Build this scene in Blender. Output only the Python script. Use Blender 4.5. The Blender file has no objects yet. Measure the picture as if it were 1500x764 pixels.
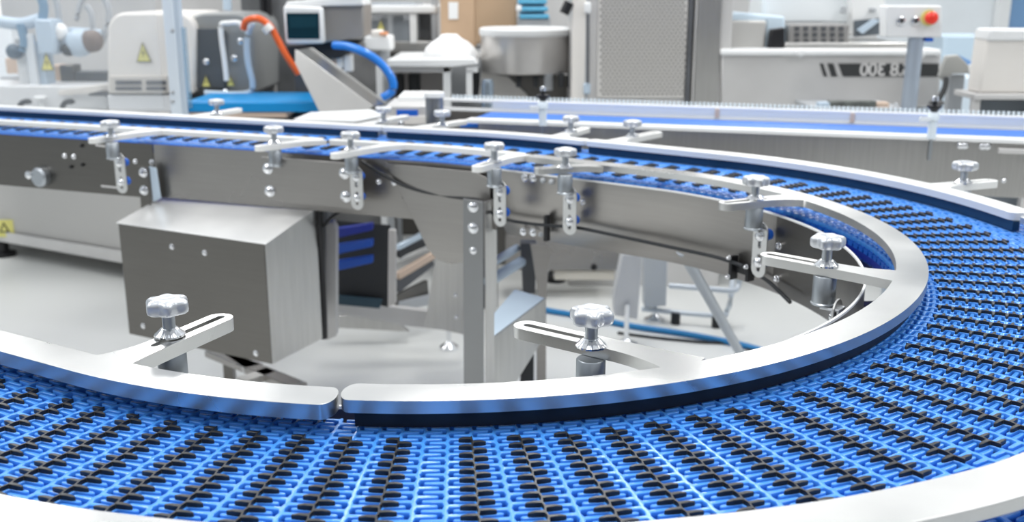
import bpy, bmesh, math, random
import numpy as np
from mathutils import Vector, Matrix
random.seed(4)
COL = bpy.context.scene.collection
# ------------------------------------------------------------------ camera model
F, TH, HC = 1500.0, 0.26, 1.35
CT, ST = math.cos(TH), math.sin(TH)
ZR = 0.95            # top of the guide rails
ZB = ZR - 0.036      # top of the belt
def pz(x, y, z):     # point at height z on the sight line of a photo pixel
    u = (x-750)/F; v = (y-382)/F
    t = (HC-z)/(ST+v*CT)
    return Vector((u*t, t*(CT-v*ST), z))
def pY(x, y, Y):     # point at distance Y on the same line
    u = (x-750)/F; v = (y-382)/F
    t = Y/(CT-v*ST)
    return Vector((u*t, Y, HC-t*(ST+v*CT)))

# ------------------------------------------------------------------ materials
MATS = {}
def mat(name, col, rough=.5, metal=0., bump=0., bscale=40., stretch=None, var=0., coat=0., emit=None, trans=0., alpha=1., spec=.5, vscale=6., rvar=0.):
    if name in MATS: return MATS[name]
    m = bpy.data.materials.new(name); m.use_nodes = True
    nt = m.node_tree; b = nt.nodes['Principled BSDF']
    b.inputs['Base Color'].default_value = (*col, 1); b.inputs['Roughness'].default_value = rough
    b.inputs['Metallic'].default_value = metal; b.inputs['Coat Weight'].default_value = coat
    b.inputs['Specular IOR Level'].default_value = spec
    b.inputs['Transmission Weight'].default_value = trans; b.inputs['Alpha'].default_value = alpha
    if emit: b.inputs['Emission Color'].default_value = (*emit[0], 1); b.inputs['Emission Strength'].default_value = emit[1]
    tc = nt.nodes.new('ShaderNodeTexCoord')
    def noise(scale, st, det=4):
        mp = nt.nodes.new('ShaderNodeMapping'); nt.links.new(tc.outputs['Object'], mp.inputs[0])
        if st: mp.inputs['Scale'].default_value = st
        n = nt.nodes.new('ShaderNodeTexNoise'); n.inputs['Scale'].default_value = scale; n.inputs['Detail'].default_value = det
        nt.links.new(mp.outputs[0], n.inputs[0]); return n
    if var > 0:
        n = noise(vscale, stretch); r = nt.nodes.new('ShaderNodeMapRange')
        r.inputs[1].default_value = .3; r.inputs[2].default_value = .7; r.inputs[3].default_value = 1-var; r.inputs[4].default_value = 1+var
        nt.links.new(n.outputs[0], r.inputs[0])
        mx = nt.nodes.new('ShaderNodeVectorMath'); mx.operation = 'SCALE'; mx.inputs[0].default_value = col
        nt.links.new(r.outputs[0], mx.inputs[3]); nt.links.new(mx.outputs[0], b.inputs['Base Color'])
    if rvar > 0:
        n = noise(3.5, None, 3); r = nt.nodes.new('ShaderNodeMapRange')
        r.inputs[1].default_value = .35; r.inputs[2].default_value = .65; r.inputs[3].default_value = max(.05, rough-rvar); r.inputs[4].default_value = rough+rvar
        nt.links.new(n.outputs[0], r.inputs[0]); nt.links.new(r.outputs[0], b.inputs['Roughness'])
    if bump > 0:
        n = noise(bscale, stretch); bp = nt.nodes.new('ShaderNodeBump'); bp.inputs['Strength'].default_value = bump; bp.inputs['Distance'].default_value = .001
        nt.links.new(n.outputs[0], bp.inputs['Height']); nt.links.new(bp.outputs[0], b.inputs['Normal'])
    MATS[name] = m; return m
RAIL = mat('brushed_aluminium', (.66,.66,.65), .36, 1, bump=.06, bscale=90, var=.09, rvar=.12)
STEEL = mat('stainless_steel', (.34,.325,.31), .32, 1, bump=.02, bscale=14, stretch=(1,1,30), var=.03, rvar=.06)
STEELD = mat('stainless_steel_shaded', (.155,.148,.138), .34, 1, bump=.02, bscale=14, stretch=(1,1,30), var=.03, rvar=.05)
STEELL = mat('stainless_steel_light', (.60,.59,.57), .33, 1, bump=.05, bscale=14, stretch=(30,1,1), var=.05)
SATIN = mat('satin_steel', (.62,.61,.60), .42, .3, var=.04)
PRAIL = mat('lit_rail', (.86,.86,.84), .4, .35, var=.04)  # pale copy of the rail aluminium, bright reflection put into the colour
CAST = mat('cast_aluminium', (.64,.66,.69), .38, .85, bump=.2, bscale=220)
POST = mat('machined_post', (.42,.45,.48), .36, .9)
CHROME = mat('zinc_bolt', (.82,.83,.85), .16, 1)
BLUE = mat('blue_belt_plastic', (.07,.32,.90), .27, 0, var=.06, vscale=3, coat=.25)
BLUED = mat('shaded_blue_plastic', (.002,.02,.30), .35, 0)  # darker copy of the belt blue, shade of the slots painted in
BLUEM = mat('mid_blue_plastic', (.012,.12,.58), .3, 0)
GRIP = mat('black_rubber_grip', (.012,.013,.015), .38, 0, spec=.6)
NAVY = mat('navy_guide_strip', (.004,.03,.075), .3, 0)
BLACK = mat('black_plastic', (.006,.006,.008), .4, 0)
CABLE = mat('black_cable', (.01,.012,.015), .45, 0)
WHITE = mat('white_paint', (.80,.81,.81), .4, 0, var=.03)
WARM = mat('off_white_shell', (.76,.73,.69), .38, 0, var=.02)
GREYP = mat('grey_paint', (.42,.44,.46), .45, 0, var=.05)
BLUEG = mat('blue_grey_paint', (.48,.58,.68), .45, 0, var=.04)
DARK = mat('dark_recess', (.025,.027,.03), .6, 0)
DGREY = mat('dark_grey_panel', (.085,.09,.10), .5, 0, var=.15)
CARD = mat('cardboard', (.50,.35,.23), .8, 0, var=.05)
CYAN = mat('cyan_belt', (.0,.26,.62), .4, 0)
ORANGE = mat('orange_hose', (.85,.13,.02), .35, 0)
HOSE = mat('blue_hose', (.01,.21,.75), .3, 0, coat=.4)
HOSEL = mat('blue_floor_hose', (.01,.22,.52), .4, 0)
YEL = mat('yellow_sticker', (.72,.68,.22), .5, 0)
RED = mat('red_button', (.85,.03,.01), .35, 0, coat=.3)
SCREEN = mat('dark_screen', (.008,.035,.05), .12, 0)
BAG = mat('white_plastic_bag', (.88,.88,.88), .4, 0, bump=.6, bscale=20)
CRATE = mat('light_blue_crate', (.10,.40,.62), .45, 0)
PINK = mat('beige_plastic', (.62,.48,.38), .5, 0)
PALEB = mat('pale_blue_panel', (.62,.74,.84), .5, 0, var=.03)
CLEAR = mat('clear_plastic', (.82,.9,.96), .08, 0, alpha=.22)
FROST = mat('frosted_plastic', (.83,.87,.90), .3, 0, alpha=.75)
FLOORM = mat('epoxy_floor', (.76,.77,.75), .34, 0, var=.02, vscale=1.2, rvar=.02)
WALLM = mat('white_wall', (.78,.82,.85), .6, 0, var=.02)

# ------------------------------------------------------------------ mesh helpers
class MB:
    def __init__(s): s.bm = bmesh.new(); s.mats = []
    def mi(s, m):
        if m not in s.mats: s.mats.append(m)
        return s.mats.index(m)
    def faces(s, vs, fs, m):
        i = s.mi(m); bv = [s.bm.verts.new(v) for v in vs]
        out = []
        for f in fs:
            try: fc = s.bm.faces.new([bv[k] for k in f]); fc.material_index = i; out.append(fc)
            except ValueError: pass
        return out
    def hexa(s, p, m):    # 4 bottom, 4 top (both counter-clockwise seen from above)
        return s.faces(p, [(3,2,1,0),(4,5,6,7),(0,1,5,4),(1,2,6,5),(2,3,7,6),(3,0,4,7)], m)
    def box(s, x0, y0, z0, x1, y1, z1, m):
        return s.hexa([(x0,y0,z0),(x1,y0,z0),(x1,y1,z0),(x0,y1,z0),(x0,y0,z1),(x1,y0,z1),(x1,y1,z1),(x0,y1,z1)], m)
    def prism(s, pts, off, m):   # planar polygon pts pushed by vector off
        n = len(pts); off = Vector(off); a = [Vector(p) for p in pts]
        vs = a+[p+off for p in a]
        fs = [tuple(range(n))[::-1], tuple(range(n, 2*n))]+[(i, (i+1) % n, n+(i+1) % n, n+i) for i in range(n)]
        return s.faces(vs, fs, m)
    def plan(s, pts, z0, z1, m): return s.prism([(p[0], p[1], z0) for p in pts], (0, 0, z1-z0), m)
    def rev(s, c, axis, prof, m, n=24, lobe=None):  # profile (r, h) turned about axis through c
        ax = Vector(axis).normalized(); t = Vector((0,0,1)) if abs(ax.z) < .9 else Vector((1,0,0))
        a = ax.cross(t).normalized(); b = ax.cross(a); c = Vector(c); vs = []
        for r, h in prof:
            for k in range(n):
                g = 2*math.pi*k/n; rr = r*(lobe(g, r) if lobe else 1)
                vs.append(c+ax*h+a*(rr*math.cos(g))+b*(rr*math.sin(g)))
        fs = []
        for i in range(len(prof)-1):
            for k in range(n): fs.append((i*n+k, i*n+(k+1) % n, (i+1)*n+(k+1) % n, (i+1)*n+k))
        fs.append(tuple(range(n))[::-1]); fs.append(tuple(range((len(prof)-1)*n, len(prof)*n)))
        return s.faces(vs, fs, m)
    def cyl(s, a, b, r, m, n=20, r2=None):
        a = Vector(a); b = Vector(b); return s.rev(a, b-a, [(r, 0), (r2 or r, (b-a).length)], m, n)
    def tube(s, pts, r, m, n=10, sub=6):
        P = [Vector(p) for p in pts]; Q = []
        for i in range(len(P)-1):
            p0 = P[max(i-1, 0)]; p1 = P[i]; p2 = P[i+1]; p3 = P[min(i+2, len(P)-1)]
            for k in range(sub):
                t = k/sub
                Q.append(.5*((2*p1)+(p2-p0)*t+(2*p0-5*p1+4*p2-p3)*t*t+(3*p1-p0-3*p2+p3)*t**3))
        Q.append(P[-1]); vs = []
        for i, q in enumerate(Q):
            d = (Q[min(i+1, len(Q)-1)]-Q[max(i-1, 0)]).normalized()
            t = Vector((0,0,1)) if abs(d.z) < .95 else Vector((1,0,0))
            a = d.cross(t).normalized(); b = d.cross(a)
            vs += [q+a*(r*math.cos(2*math.pi*k/n))+b*(r*math.sin(2*math.pi*k/n)) for k in range(n)]
        fs = [(i*n+k, i*n+(k+1) % n, (i+1)*n+(k+1) % n, (i+1)*n+k) for i in range(len(Q)-1) for k in range(n)]
        fs += [tuple(range(n))[::-1], tuple(range((len(Q)-1)*n, len(Q)*n))]
        return s.faces(vs, fs, m)
    def bar(s, a, b, w, h, m, up=(0,0,1)):    # rectangular bar from a to b
        a = Vector(a); b = Vector(b); d = (b-a).normalized(); up = Vector(up)
        x = d.cross(up).normalized()*w/2; y = x.cross(d).normalized()*h/2
        return s.hexa([a-x-y, a+x-y, b+x-y, b-x-y, a-x+y, a+x+y, b+x+y, b-x+y], m)
    def mesh(s, name, smooth=None):
        bmesh.ops.recalc_face_normals(s.bm, faces=s.bm.faces)
        me = bpy.data.meshes.new(name); s.bm.to_mesh(me); s.bm.free()
        for m in s.mats: me.materials.append(m)
        if smooth is not None:
            me.polygons.foreach_set('use_smooth', [True]*len(me.polygons))
            me.set_sharp_from_angle(angle=math.radians(smooth))
        return me
def obj(name, mb, parent=None, bev=0, smooth=35, seg=2, **pr):
    me = mb.mesh(name, smooth) if isinstance(mb, MB) else mb
    o = bpy.data.objects.new(name, me); COL.objects.link(o)
    if parent is not None:
        o.parent = parent; o.matrix_parent_inverse = parent_inv(parent)
    if bev:
        b = o.modifiers.new('bevel', 'BEVEL'); b.width = bev; b.segments = seg; b.limit_method = 'ANGLE'; b.angle_limit = math.radians(35); b.harden_normals = False
    for k, v in pr.items(): o[k] = v
    return o
def world_mat(o):
    m = Matrix.LocRotScale(o.location, o.rotation_euler, o.scale)
    return world_mat(o.parent) @ o.matrix_parent_inverse @ m if o.parent else m
def parent_inv(p): return world_mat(p).inverted()
def thing(name, label, cat, loc=(0,0,0), group=None):
    o = bpy.data.objects.new(name, None); COL.objects.link(o); o.location = loc; o.empty_display_size = .05
    o['label'] = label; o['category'] = cat
    if group: o['group'] = group
    return o
def tag(o, label, cat, group=None):
    o['label'] = label; o['category'] = cat
    if group: o['group'] = group
    return o
def struct(o): o['kind'] = 'structure'; return o
def bolt(mb, c, n, r=.009, m=None, h=.008):
    m = m or CHROME; n = Vector(n).normalized()
    mb.rev(Vector(c), n, [(r*1.25, 0), (r*1.25, h*.18), (r*.95, h*.2), (r, h*.3), (r*.95, h*.75), (r*.6, h*1.0), (r*.15, h*1.08)], m, 14)
# front-facing pieces laid out from photo measurements at distance Y
def fr(x0, y0, x1, y1, Y):
    ym = (y0+y1)/2; a = pY(x0, ym, Y); b = pY(x1, ym, Y)
    return a.x, b.x, pY(x0, y1, Y).z, pY(x0, y0, Y).z
def fbox(mb, x0, y0, x1, y1, Y, dep, m):
    X0, X1, z0, z1 = fr(x0, y0, x1, y1, Y); return mb.box(X0, Y, z0, X1, Y+dep, z1, m)
def fpoly(mb, pts, Y, dep, m): return mb.prism([pY(x, y, Y) for x, y in pts], (0, dep, 0), m)
def fpart(name, parent, x0, y0, x1, y1, Y, dep, m, bev=.003, **pr):
    b = MB(); fbox(b, x0, y0, x1, y1, Y, dep, m); return obj(name, b, parent, bev, **pr)
def ppart(name, parent, pts, Y, dep, m, bev=.003, **pr):
    b = MB(); fpoly(b, pts, Y, dep, m); return obj(name, b, parent, bev, **pr)
def tpart(name, parent, pts, r, m, **pr):
    b = MB(); b.tube([pY(*p) if len(p) == 3 else p for p in pts], r, m); return obj(name, b, parent, 0, 60, **pr)

# ------------------------------------------------------------------ conveyor path (inner guide edge)
CX, CY, R0 = -.100, 1.718, .7608
A0, A1 = math.radians(-120), math.radians(54)
SL = .50; S1 = SL+R0*(A1-A0); DS = .005
def heading(s):
    if s < SL: return A0
    if s < S1: return A0+(s-SL)/R0
    if s < S1+.47: return A1
    if s < S1+.69: return A1+math.radians(15)*(s-S1-.47)/.22
    return A1+math.radians(15)
SEND = S1+3.35
_P = [(CX+R0*math.cos(A0)+math.sin(A0)*SL, CY+R0*math.sin(A0)-math.cos(A0)*SL)]
for i in range(int(SEND/DS)+2):
    h = heading((i+.5)*DS); _P.append((_P[-1][0]-math.sin(h)*DS, _P[-1][1]+math.cos(h)*DS))
def pt(s, w=0.):
    k = max(0, min(len(_P)-2, int(s/DS))); f = s/DS-k; h = heading(s)
    x = _P[k][0]*(1-f)+_P[k+1][0]*f; y = _P[k][1]*(1-f)+_P[k+1][1]*f
    return (x+w*math.cos(h), y+w*math.sin(h))
def s_at(x, y, z=ZR, w=0):
    q = pz(x, y, z); best = min(range(0, len(_P), 2), key=lambda i: (pt(i*DS, w)[0]-q.x)**2+(pt(i*DS, w)[1]-q.y)**2)
    return best*DS
def nrm(s): h = heading(s); return Vector((math.cos(h), math.sin(h), 0))
def tan(s): h = heading(s); return Vector((-math.sin(h), math.cos(h), 0))
def sa(deg): return SL+R0*(math.radians(deg)-A0)
def wpd(s): return float(np.interp(s, [sa(-118), sa(-90), sa(-70), sa(-45), sa(-20), sa(5), sa(30), sa(50)], [.006, -.01, -.04, -.042, -.026, -.016, -.008, 0]))
def ribbon(mb, prof, s0, s1, m, step=.02, closed=True, ends=True, dw=lambda s: 0):   # sweep (w, z) profile along the path
    n = max(2, int((s1-s0)/step)); k = len(prof); vs = []
    for i in range(n+1):
        s = s0+(s1-s0)*i/n
        for w, z in prof:
            x, y = pt(s, w+dw(s)); vs.append((x, y, z))
    fs = []
    for i in range(n):
        for j in range(k if closed else k-1):
            a = i*k+j; b = i*k+(j+1) % k; fs.append((a, b, b+k, a+k))
    if closed and ends: fs += [tuple(range(k))[::-1], tuple(range(n*k, n*k+k))]
    return mb.faces(vs, fs, m)

# ------------------------------------------------------------------ belt
NARC = 204; DA = 2*math.pi/NARC; CS = .0295
W0, W1, PW = -.036, .345, .0172
NF = int((W1-W0)/PW)
def row_outline(wlo, nf, ext, hw0, hw1, sp, zig, cw, round_=True):
    # comb outline in (u fraction of pitch, w); right fingers at half steps, left at whole steps
    R = []; L = []
    for j in range(nf):
        wr = wlo+(j+.75)*PW; wl = wlo+(j+.25)*PW
        R += [(sp+zig, wr-hw0), (ext*.6, wr-(hw0+hw1)/2), (ext-.07, wr-hw1), (ext, wr-hw1*.45), (ext, wr+hw1*.45), (ext-.07, wr+hw1), (ext*.6, wr+(hw0+hw1)/2), (sp+zig, wr+hw0)]
        L += [(-sp-zig, wl-hw0), (-ext*.6, wl-(hw0+hw1)/2), (-ext+.07, wl-hw1), (-ext, wl-hw1*.45), (-ext, wl+hw1*.45), (-ext+.07, wl+hw1), (-ext*.6, wl+(hw0+hw1)/2), (-sp-zig, wl+hw0)]
        R.append((sp-zig, wr+PW*.5)); L.append((-sp+zig, wl+PW*.5))
    R = [(sp-zig, wlo)]+R[:-1]+[(sp, wlo+nf*PW)]
    L = [(-sp, wlo)]+L[:-1]+[(-sp+zig, wlo+nf*PW)]
    return R+L[::-1]
def mapper(arc):
    if arc:
        def f(u, w, z):
            r = R0+w; a = u*DA; return (r*math.cos(a), r*math.sin(a), z)     # local frame centred on the curve centre
    else:
        def f(u, w, z): return (w, u*CS, z)
    return f
def apply_bevel(me, width, seg=1, ang=40):
    o = bpy.data.objects.new('temporary', me); COL.objects.link(o)
    b = o.modifiers.new('b', 'BEVEL'); b.width = width; b.segments = seg; b.limit_method = 'ANGLE'; b.angle_limit = math.radians(ang)
    dg = bpy.context.evaluated_depsgraph_get(); new = bpy.data.meshes.new_from_object(o.evaluated_get(dg))
    bpy.data.objects.remove(o); return new
def row_mesh(arc):
    f = mapper(arc); mb = MB()
    out = row_outline(W0, NF, .76, PW*.150, PW*.128, .075, .03, 1)
    n = len(out); T = [f(u, w, 0) for u, w in out]; B = [f(u, w, -.008) for u, w in out]
    mb.faces(T+B, [tuple(range(n)), tuple(range(n, 2*n))[::-1]]+[(i, n+i, n+(i+1) % n, (i+1) % n) for i in range(n)], BLUE)
    me = mb.mesh('belt_row', 30); me = apply_bevel(me, .0009, 2, 50)
    # lower links, rods and edge blocks (deeper blue, slot shade put into the colour)
    mb = MB()
    def blk(u0, u1, w0, w1, z0, z1, m):
        mb.hexa([f(u0,w0,z0), f(u1,w0,z0), f(u1,w1,z0), f(u0,w1,z0), f(u0,w0,z1), f(u1,w0,z1), f(u1,w1,z1), f(u0,w1,z1)], m)
    for j in range(8):
        a = W0+(W1-W0)*j/8; b = W0+(W1-W0)*(j+1)/8
        blk(-.5, .5, a, b, -.030, -.018, BLUED)
    for j in range(16):
        a = W0+(W1-W0)*j/16; b = W0+(W1-W0)*(j+1)/16
        blk(.43, .57, a, b, -.0125, -.007, BLUEM)
    blk(-.36, .36, W0, W0+.006, -.032, -.0085, BLUEM)
    low = mb.mesh('belt_row_low', 30)
    bm = bmesh.new(); bm.from_mesh(me); k = len(me.materials)
    nf0 = len(bm.faces); bm.from_mesh(low); bm.faces.ensure_lookup_table()
    for fc in bm.faces[nf0:]: fc.material_index += k
    me2 = bpy.data.meshes.new('belt_row'); bm.to_mesh(me2); bm.free()
    for m in list(me.materials)+list(low.materials): me2.materials.append(m)
    me2.polygons.foreach_set('use_smooth', [True]*len(me2.polygons)); me2.set_sharp_from_angle(angle=math.radians(50))
    return me2
def grip_mesh(arc):
    f = mapper(arc); mb = MB(); g0 = W0+3*PW; ng = 12
    out = row_outline(g0, ng, .55, PW*.135, PW*.085, .024, .02, 1)
    n = len(out)
    def zz(u): return .0062-.0024*min(1, abs(u)/.55) if abs(u) > .06 else .0045
    T = [f(u, w, zz(u)) for u, w in out]; B = [f(u*1.05, w, -.006) for u, w in out]
    mb.faces(T+B, [tuple(range(n)), tuple(range(n, 2*n))[::-1]]+[(i, n+i, n+(i+1) % n, (i+1) % n) for i in range(n)], GRIP)
    bmesh.ops.triangulate(mb.bm, faces=[fc for fc in mb.bm.faces if len(fc.verts) > 4])
    me = mb.mesh('grip_strip', 30); return apply_bevel(me, .0007, 1, 45)
RM = {True: row_mesh(True), False: row_mesh(False)}; GM = {True: grip_mesh(True), False: grip_mesh(False)}
rows = []
k0 = int(round((math.radians(-91.2)-A0)/DA)); nr = int((A1-A0)/DA)
for k in range(nr):
    a = A0+(k+.5)*DA; mtx = Matrix.Translation((CX, CY, ZB)) @ Matrix.Rotation(a, 4, 'Z')
    d = k-k0; g = (d % 2 == 0) if d <= 0 else (d % 2 == 1 and d >= 3)
    rows.append((True, mtx, g, Vector((CX+.9*math.cos(a), CY+.9*math.sin(a), ZB))))
s = SL-CS/2-.003; k = 1
while s > .03:
    x, y = pt(s); rows.append((False, Matrix.Translation((x, y, ZB)) @ Matrix.Rotation(heading(s), 4, 'Z'), k % 2 == k0 % 2, Vector((x, y, ZB))+nrm(s)*.15)); s -= CS; k += 1
s = S1+CS/2+.004; k = 0
while s < SEND-.05:
    x, y = pt(s); h = heading(s)
    rows.append((False, Matrix.Translation((x, y, ZB)) @ Matrix.Rotation(h, 4, 'Z'), k % 2 == 0, Vector((x, y, ZB)))); s += CS; k += 1
belt = thing('conveyor_belt', 'bright blue slatted plastic conveyor belt with black grip ridges sweeping round the curve', 'conveyor belt', (CX, CY-.9, ZB))
cam0 = Vector((0, 0, HC))
def vis(r):
    p = r[3]-cam0; d = p.y*CT-p.z*ST; x = abs(p.x/d) if d > .1 else 9
    return (p.length if x < .62 else 50+p.length)
order = sorted(range(len(rows)), key=lambda i: vis(rows[i]))
near = set(order[:100]); binv = parent_inv(belt)
far_r, far_g = [], []
for i, (arc, mtx, g, c) in enumerate(rows):
    if i in near:
        o = bpy.data.objects.new('belt_row', RM[arc]); COL.objects.link(o); o.parent = belt; o.matrix_parent_inverse = binv
        o.matrix_basis = mtx
        if g:
            q = bpy.data.objects.new('grip_strip', GM[arc]); COL.objects.link(q); q.parent = o
            q['label'] = 'black raised grip strip'
    else:
        far_r.append((RM[arc], mtx))
        if g: far_g.append((GM[arc], mtx))
def merge(name, lst, parent):
    bm = bmesh.new()
    for me, mtx in lst:
        t = me.copy(); t.transform(mtx); bm.from_mesh(t); bpy.data.meshes.remove(t)
    me = bpy.data.meshes.new(name); bm.to_mesh(me); bm.free()
    for m in lst[0][0].materials: me.materials.append(m)
    o = obj(name, me, parent); o['kind'] = 'stuff'; return o
merge('belt_row', far_r, belt); merge('grip_strip', far_g, belt)

# ------------------------------------------------------------------ guide rails with slotted arms
def arm_poly(root, tip, hw, side, fl=.03):
    root = Vector(root[:2]); tip = Vector(tip[:2]); d = (tip-root); L = d.length; d = d/L; n = Vector((-d.y, d.x))
    A, B = [], []
    for i in range(13):
        t = i/12*(L-hw); f = max(0, 1-t/(L*.42))**2
        fa, fb = (fl, fl*.12) if side > 0 else (fl*.12, fl)
        A.append(root+d*t+n*(hw+fa*f)); B.append(root+d*t-n*(hw+fb*f))
    cap = [root+d*(L-hw)+(d*math.sin(a)+n*math.cos(a))*hw for a in [math.pi*k/12 for k in range(1, 12)]]
    return A+cap+B[::-1]
def slot_poly(a, b, hw):
    a = Vector(a[:2]); b = Vector(b[:2]); d = (b-a).normalized(); n = Vector((-d.y, d.x)); out = []
    for k in range(9): g = math.pi*k/8; out.append(b+(d*math.sin(g)+n*math.cos(g))*hw)
    for k in range(9): g = math.pi*k/8; out.append(a+(-d*math.sin(g)-n*math.cos(g))*hw)
    return out
def bool_apply(base, others):
    a = bpy.data.objects.new('base', base); COL.objects.link(a); tmp = [a]
    for me, op in others:
        b = bpy.data.objects.new('tool', me); COL.objects.link(b); tmp.append(b)
        md = a.modifiers.new('m', 'BOOLEAN'); md.operation = op; md.object = b; md.solver = 'EXACT'
    dg = bpy.context.evaluated_depsgraph_get(); dg.update()
    new = bpy.data.meshes.new_from_object(a.evaluated_get(dg))
    for o in tmp: bpy.data.objects.remove(o)
    return new
def rail(label, s0, s1, wi, wo, arms, z1=ZR, th=.014, group=None, mt=None, dw=lambda s: 0):
    mt = mt or RAIL; n = max(3, int((s1-s0)/.015)); wm = (wi+wo)/2; hw = (wo-wi)/2
    SS = [s0+(s1-s0)*i/n for i in range(n+1)]; O = [pt(s, wo+dw(s)) for s in SS]; I = [pt(s, wi+dw(s)) for s in SS]
    def cap(s, sg):
        c = Vector(pt(s, wm)); t = tan(s).xy*sg; nn = nrm(s).xy
        return [tuple(c+t*(math.sin(g)*min(hw, .012))+nn*(hw*math.cos(g)*sg)) for g in [math.pi*k/10 for k in range(1, 10)]]
    c1 = [tuple(Vector(pt(s1, wm+dw(s1)))+tan(s1).xy*(math.sin(g)*.012)+nrm(s1).xy*(hw*math.cos(g))) for g in [math.pi*k/10 for k in range(1, 10)]]
    c0 = [tuple(Vector(pt(s0, wm+dw(s0)))-tan(s0).xy*(math.sin(g)*.012)-nrm(s0).xy*(hw*math.cos(g))) for g in [math.pi*k/10 for k in range(1, 10)]]
    mb = MB(); mb.plan(O+c1+I[::-1]+c0, z1-th, z1, mt); base = mb.mesh('guide_rail')
    tools = []
    for root, tip, side, k0_, k1_, hwa in arms:
        m1 = MB(); m1.plan(arm_poly(root, tip, hwa, side), z1-th, z1, mt); tools.append((m1.mesh('a'), 'UNION'))
    for root, tip, side, k0_, k1_, hwa in arms:
        r_ = Vector(root[:2]); t_ = Vector(tip[:2])
        m2 = MB(); m2.plan(slot_poly(r_.lerp(t_, k0_), r_.lerp(t_, k1_), .0048), z1-th-.02, z1+.02, mt); tools.append((m2.mesh('b'), 'DIFFERENCE'))
    me = bool_apply(base, tools) if tools else base
    if not len(me.materials): me.materials.append(mt)
    o = obj('guide_rail', me, None, .0014); me.polygons.foreach_set('use_smooth', [True]*len(me.polygons)); me.set_sharp_from_angle(angle=math.radians(35))
    return tag(o, label, 'guide rail', group)
RH = .045
def Pz(x, y): return pz(x, y, ZR)
HWA = .0175
# inner rails
sJ = s_at(484, 590)
sR_end = s_at(785, 227); sA0 = s_at(775, 223.5); sA1 = s_at(490, 203); sB0 = s_at(486, 200)
def root_at(x, y, w): q = pt(s_at(x, y), -.040 if w > -.0195 and w < -.017 else (-.016 if w == -.016 else -.018)); return q
rail('broad aluminium guide rail at lower left ending at the seam in the front rail', .02, sJ-.0135, -RH+.010, .012,
     [(root_at(135, 545, -.02), Pz(334, 458), 1, .36, .93, HWA)], z1=ZR-.001, th=.017)
rail('long curved aluminium guide rail from the front seam round the right bend', sJ+.0135, sR_end, -RH, 0,
     [(root_at(1058, 548, -.018), Pz(756, 472), 1, .54, .93, HWA),
      (root_at(1345, 410, -.018), Pz(1116, 370), -1, .46, .94, HWA),
      (root_at(1195, 284, -.018), Pz(1055, 297), 1, .38, .92, HWA),
      (root_at(890, 234, -.018), Pz(783, 246), 1, .5, .92, HWA*.9)])
rail('thin pale guide rail segment between two knobs above the gusset plate', sA0+.012, sA1-.004, -RH*.7, 0,
     [(root_at(765, 223, -.016), Pz(696, 244), 1, .4, .9, HWA*.9), (root_at(580, 209, -.016), Pz(486, 225), 1, .4, .9, HWA*.9)], mt=PRAIL)
rail('far left inner guide rail running over the belt above the steel cover box', sB0+.012, SEND-.04, -RH*.7, 0,
     [(root_at(480, 198, -.016), Pz(374, 214), 1, .4, .9, HWA*.9), (root_at(230, 188, -.016), Pz(131, 203), 1, .4, .9, HWA*.9)], mt=PRAIL)
# outer rails
WO = .2676
so0 = s_at(1500, 322, ZR, WO)
def root_o(x, y): return pt(s_at(x, y, ZR, WO), WO+.034)
sJo = s_at(862, 206, ZR, WO); sKo = s_at(563, 186, ZR, WO)
rail('wide foreground outer guide rail crossing the bottom corners of the picture', .02, sa(5.5), WO, WO+.053, [], dw=lambda s: float(np.interp(s, [sa(-120), sa(-100), sa(-77), sa(-60), sa(-40), sa(-15)], [-.024, -.019, -.008, .010, .012, 0])))
rail('far outer guide rail curving behind the belt to the right edge of the picture', sa(5.5)+.03, sJo, WO, WO+.048,
     [(root_o(1330, 275), Pz(1458, 263), -1, .35, .9, HWA), (root_o(885, 208), Pz(966, 192), -1, .4, .9, HWA)], mt=PRAIL)
rail('short straight outer guide rail between two knobs behind the middle of the belt', sJo+.026, sKo, WO, WO+.042,
     [(root_o(800, 202), Pz(860, 186), -1, .4, .9, HWA*.9), (root_o(600, 189), Pz(682, 175), -1, .3, .9, HWA*.9)], mt=PRAIL)
rail('outer guide rail running to the far left behind the belt below the white machine', sKo+.026, SEND-.04, WO, WO+.042,
     [(root_o(270, 172), Pz(352, 158), -1, .4, .9, HWA*.9), (root_o(520, 184), Pz(596, 168), -1, .4, .9, HWA*.9)], mt=PRAIL)
# dark wear strips under the rails
def strip(label, s0, s1, w0, w1, m, z0=ZB+.002, z1=ZR-.0142):
    mb = MB(); ribbon(mb, [(w0, z0), (w1, z0), (w1, z1), (w0, z1)], s0, s1, m); return tag(obj('wear_strip', mb, None, .0008), label, 'wear strip')
strip('black wear strip under the front curved guide rail', sJ+.016, sa(-22), -.030, -.012, BLACK)
strip('dark navy wear strip under the lower left guide rail', .03, sJ-.02, -.034, -.022, NAVY, z1=ZR-.0182)
strip('dark navy wear strip under the far outer curved guide rail', sa(5.5)+.02, sJo, WO+.004, WO+.018, NAVY)
strip('navy wear strip under the short straight outer guide rail', sJo+.03, sKo-.004, WO+.004, WO+.018, NAVY)
strip('navy wear strip under the far left outer guide rail', sKo+.03, SEND-.05, WO+.004, WO+.018, NAVY)
strip('navy wear strip under the foreground outer guide rail', sa(-40), sa(5.5)-.01, WO+.004, WO+.018, NAVY)

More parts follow.
